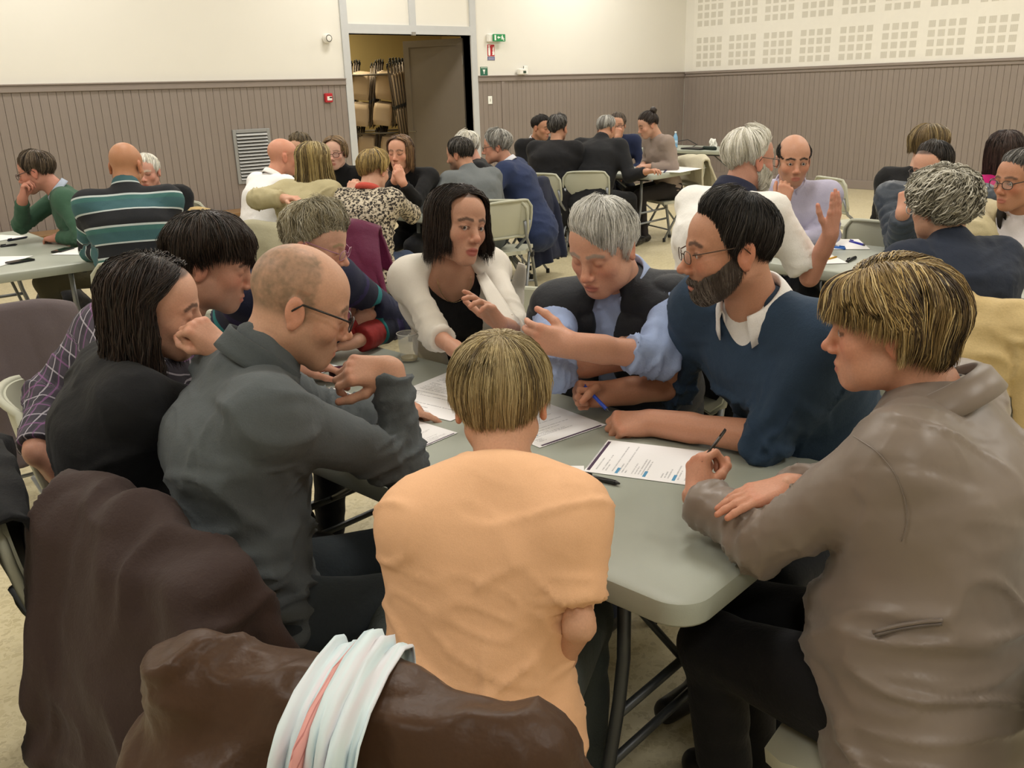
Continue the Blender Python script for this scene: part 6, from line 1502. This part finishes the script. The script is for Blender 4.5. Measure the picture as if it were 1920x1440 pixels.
# burgundy case near the balding man's hand
o = thing('spectacle_case', 'burgundy leather case on the near table', 'case', Z(668, 704, .742), math.radians(62))
mb = MB(); mb.tube([(0, -.085, .02), (0, -.075, .02), (0, .075, .02), (0, .085, .02)], [.012, .026, .026, .012], 14); q = mb.build('shell', plain('#4b2230', .35), o, smooth=True); q.scale = (1.25, 1, .78)
MB().box((-.034, -.075, .0185), (.034, .075, .0205), .0008).build('seam', plain('#2a1219', .5), o)
# plastic cup
t_ = NT('clear_plastic'); t_.base((.93, .93, .9)); t_.set(Roughness=.08, Alpha=.22); t_.b.inputs['Specular IOR Level'].default_value = .6
o = thing('plastic_cup', 'clear plastic cup with a little drink left on the near table', 'cup', Z(768, 676, .7412))
n_ = 28; pr = [(.0, .001), (.026, .001), (.0285, .004), (.037, .093), (.0385, .095), (.0375, .097), (.0355, .094), (.027, .006), (0, .004)]
mb = MB(); vs = [(r*math.cos(2*math.pi*k/n_), r*math.sin(2*math.pi*k/n_), z) for r, z in pr for k in range(n_)]
mb.add(vs, [(i*n_+k, i*n_+(k+1) % n_, (i+1)*n_+(k+1) % n_, (i+1)*n_+k) for i in range(len(pr)-1) for k in range(n_)]); mb.build('cup_wall', t_.m, o, smooth=True)
MB().tube([(.0378*math.cos(a), .0378*math.sin(a), .096) for a in np.linspace(0, 6.2832, 28, False)], .0014, 6, closed=True).build('rim', plain('#d9d8d2', .15), o, smooth=True)
t2 = NT('drink'); t2.base(srgb('#b9a24e')); t2.set(Roughness=.1, Alpha=.75); MB().lathe([(.0265, .005), (.0275, .014)], 24).build('drink', t2.m, o)
# ring and watch details
def band(J, s, k, r, w, colr, name, label): 
    wr, el = getattr(J, 'wr'+s), getattr(J, 'el'+s); J.B.mb(name, ring_mesh(wr+unit(el-wr)*k, el-wr, ZUP, r, w), plain(colr, .3, .8), label=label)
band(M3, 'R', .05, .033, .008, '#b04030', 'wristwatch', 'red strap watch')
# patchwork bag on the floor
o = thing('patchwork_bag', 'patchwork tote bag of grey, blue and brown squares on the floor', 'bag', Z(762, 604, 0), math.radians(-30))
BW, BH_, BD = .46, .34, .17
def bagp(u, w, s):
    x = (u-.5)*BW*(1-.10*w); y = s*(BD/2)*(1-.55*w)+s*.012*math.sin(u*3.1)*(1-w); return V3(x, y, BH_*w+.01)
cols_ = ['#5b5a58', '#2c3345', '#7b6a50', '#4a4642', '#6f5a46', '#33373f', '#8b7a5c', '#55606b', '#b0564c', '#3d4450']; k_ = 0
for s in (-1, 1):
    for i in range(4):
        for j in range(3):
            def fn(a, b, i=i, j=j, s=s): return bagp((i+(a if s < 0 else 1-a)*.97+.015)/4, (j+b*.97+.015)/3, s)
            v, f = sheet(fn, 4, 4, .006); link('patch', mesh_data('patch', v, f, cloth(cols_[(k_*7+i*3+j) % 10], .8, 300., .2)), o); k_ += 1
for s in (-1, 1):
    v, f = sheet(lambda a, b: V3(s*BW/2*(1-.10*b)*.985, (a-.5)*BD*(1-.55*b)*(1 if s > 0 else -1), BH_*b+.01), 4, 6, .006); link('side_panel', mesh_data('side_panel', v, f, cloth('#3b3a3a', .8)), o)
MB().box((-BW/2+.01, -BD/2+.01, .002), (BW/2-.01, BD/2-.01, .02), .004).build('base', cloth('#2d2c2c', .8), o)
for s in (-1, 1): MB().tube([(-.1, s*.04, BH_-.02), (-.09, s*.045, BH_+.05), (-.04, s*.05, BH_+.10), (.04, s*.05, BH_+.10), (.09, s*.045, BH_+.05), (.1, s*.04, BH_-.02)], .007, 8).build('handle', plain('#8a5a32', .5), o, smooth=True)
# black handbags near the middle table
def slouch_bag(p, sx, sy, sz, colr, label, rot=0.):
    o = thing('handbag', label, 'bag', p, rot); pr = [ell((0, 0, sz*.5), (sx, sy, sz*.52), 0), cap((-sx*.7, 0, sz*.2), (sx*.7, 0, sz*.2), sy*.9, None, .04)]
    v, f = sdf_mesh(pr, .012); v[:, 2] = np.maximum(v[:, 2], .002); v = v+vnormals(v, f)*(noise3(v*18)*.012)[:, None]; v[:, 2] = np.maximum(v[:, 2], .002)
    link('body', mesh_data('body', v, f, cloth(colr, .6, 300., .3)), o)
    MB().tube([(-sx*.5, 0, sz*.85), (-sx*.3, .02, sz*1.25), (sx*.3, .02, sz*1.25), (sx*.5, 0, sz*.85)], .008, 8).build('handle', plain(colr, .5), o, smooth=True); return o
slouch_bag(Z(776, 505, 0), .16, .09, .26, '#17171a', 'black handbag on the floor under the middle table', .5)
slouch_bag(Z(120, 600, 0), .2, .13, .28, '#1b1a1c', 'black backpack on the floor beside the left table', .3)
slouch_bag(Z(1520, 600, 0), .15, .10, .24, '#b3162c', 'bright red bag under the right table', .3)
# things on the far wall table
def bottle(p, label):
    o = thing('water_bottle', label, 'bottle', p); MB().lathe([(.03, 0), (.033, .01), (.033, .13), (.03, .15), (.014, .19), (.013, .205)], 16).build('body', plain('#7fb0d6', .2), o, smooth=True)
    MB().lathe([(.015, .2), (.015, .222)], 12).build('cap', plain('#e6eef4', .4), o, smooth=True)
    MB().lathe([(.0336, .05), (.0336, .10)], 16).build('label_band', plain('#a9c9e4', .5), o, smooth=True)
bottle(Z(1266, 277, .742), 'small blue water bottle on the table by the right wall')
def cable(pts, label, colr='#151515', r=.006): return tag(MB().tube(pts, r, 6).build('cable', plain(colr, .5), None, smooth=True), label, 'cable')
p = Z(1262, 275, .75); cable([p+V3(.0, .0, .0), p+V3(.1, .05, .06), p+V3(.2, -.1, .09), p+V3(.22, -.25, .02), p+V3(.05, -.3, 0)], 'black cable looped behind the water bottle')
o = thing('laptop', 'closed black laptop on the table by the right wall', 'laptop', Z(1306, 279.5, .742), math.radians(-5))
MB().box((-.13, -.18, 0), (.13, .18, .012), .004).build('base', plain('#17181a', .4), o); MB().box((-.128, -.178, .0125), (.128, .178, .02), .003).build('lid', plain('#202124', .35), o)
o = thing('eyeglass_pouch', 'dark green soft case on the table by the right wall', 'case', Z(1330, 281, .742), math.radians(80))
v, f = sdf_mesh([cap((-.1, 0, .02), (.1, 0, .02), .03, .026, 0)], .01); v[:, 2] = np.maximum(v[:, 2], 0); link('body', mesh_data('body', v, f, cloth('#1f2a24', .7)), o); MB().tube([(-.1, .012, .045), (.1, .012, .045)], .003, 6).build('zip', plain('#6a6f6a', .4, .6), o)
p = Z(1336, 276, .742); o = thing('napkin', 'crumpled white paper napkin standing on the wall table', 'napkin', p)
for q in range(3):
    v, f = sheet(lambda a, b, q=q: V3((a-.5)*.06+.02*math.sin(b*5+q*2), .03*math.sin(a*4+q*2.1)+.02*(q-1), b*.11+.01*math.sin(a*6+q)), 6, 8, .002); link('fold', mesh_data('fold', v, f, plain('#ecebe4', .8)), o)
o = thing('metal_cup', 'small steel cup on the table by the right wall', 'cup', Z(1355, 280, .742)); MB().lathe([(.03, 0), (.038, .03), (.036, .06), (.03, .07)], 16).build('bowl', plain('#b9b9b4', .2, 1.), o, smooth=True); MB().tube([(.036, 0, .05), (.055, 0, .04), (.04, 0, .015)], .004, 6).build('handle', plain('#2a2a2a', .4), o, smooth=True)
# necklace, scarf, glasses on head
def chain(J, pts, colr, name, label, r=.0012): J.B.mb(name, MB().tube(pts, r, 5), plain(colr, .25, 1.), label=label)
S_ = P5.S[3]; u_ = P5.up; f_ = P5.ba; b_ = P5.br
pts = [S_+b_*.055*math.cos(a)*-1+f_*(.05+.045*math.sin(a))-u_*(.115*math.sin(a)-.0) for a in np.linspace(0, math.pi, 15)]
def onto(J, pts, off=.004):
    out = []; bv = np.array([q.co[:] for q in J.body.data.vertices])+J.B.b
    for p_ in pts:
        m = (np.abs((bv-p_)@J.br) < .012) & (np.abs((bv-p_)@J.up) < .014)
        y = ((bv[m]-p_)@J.ba).max() if m.any() else 0; out.append(p_+J.ba*(y+off))
    return out
chain(P5, onto(P5, pts), '#c8b28a', 'necklace', 'fine gold necklace')
k9 = P8.S[3]+P8.up*.012; t_ = NT('dotted_scarf'); vv_ = t_.n('TexVoronoi', i_Scale=70.); t_.l(t_.coord(), vv_.inputs['Vector']); t_.base(t_.ramp(vv_.outputs['Distance'], [(.28, L4('#3a3632')), (.36, L4('#c9c4ba'))])); t_.set(Roughness=.8)
P8.B.mb('scarf', ring_mesh(k9, unit(P8.at-P8.S[3])-P8.ba*.3, P8.bf, .070, .020, drop=.05), t_.m, label='white scarf with dark dots')
v, f = collar_mesh(P8.S[3]+P8.up*.0, unit(P8.at-P8.S[3]), P8.bf, r=.094, stand=.022, fall=.05, gap=40, flare=.03, point=.03); P8.B.put('jacket_collar', v, f, satin('#7d7066'))

# ================================================================== seams, pocket and hem lines laid on the garments
def on_mesh(v, px, py, tol=.012):
    d = ray(px, py); d = d/np.linalg.norm(d); q = v-CAM; t = q@d; off = np.linalg.norm(q-t[:, None]*d, axis=1); m = off < tol
    if not m.any(): m = off < off.min()+.004
    return CAM+d*(t[m].min())
def seam(J, garment, pts, mat, name='seam', r=.0016, lift=.001, label=None):
    v = J.info[garment][1]; P = np.array([on_mesh(v, *p) for p in pts]); k = np.linspace(0, len(P)-1, 4*(len(P)-1)+1)
    Q = np.stack([np.interp(k, np.arange(len(P)), P[:, i]) for i in range(3)], 1)
    for _ in range(2): Q[1:-1] = (Q[:-2]+Q[1:-1]*2+Q[2:])/4
    Q = Q-unit_rows(Q-CAM)*lift
    J.B.mb(name, MB().tube(list(Q), r, 5), mat, label=label)
seam(P8, 'jacket', [(1636, 1186), (1680, 1174), (1730, 1166), (1768, 1163)], satin('#6f635a'), 'pocket_welt', .004)
seam(P8, 'jacket', [(1640, 1192), (1680, 1181), (1730, 1173), (1766, 1170)], satin('#5a5049'), 'pocket_welt', .0028)
seam(P8, 'jacket', [(1600, 818), (1645, 846), (1680, 890), (1698, 940), (1700, 985), (1690, 1015)], satin('#6e6258'), r=.0012)
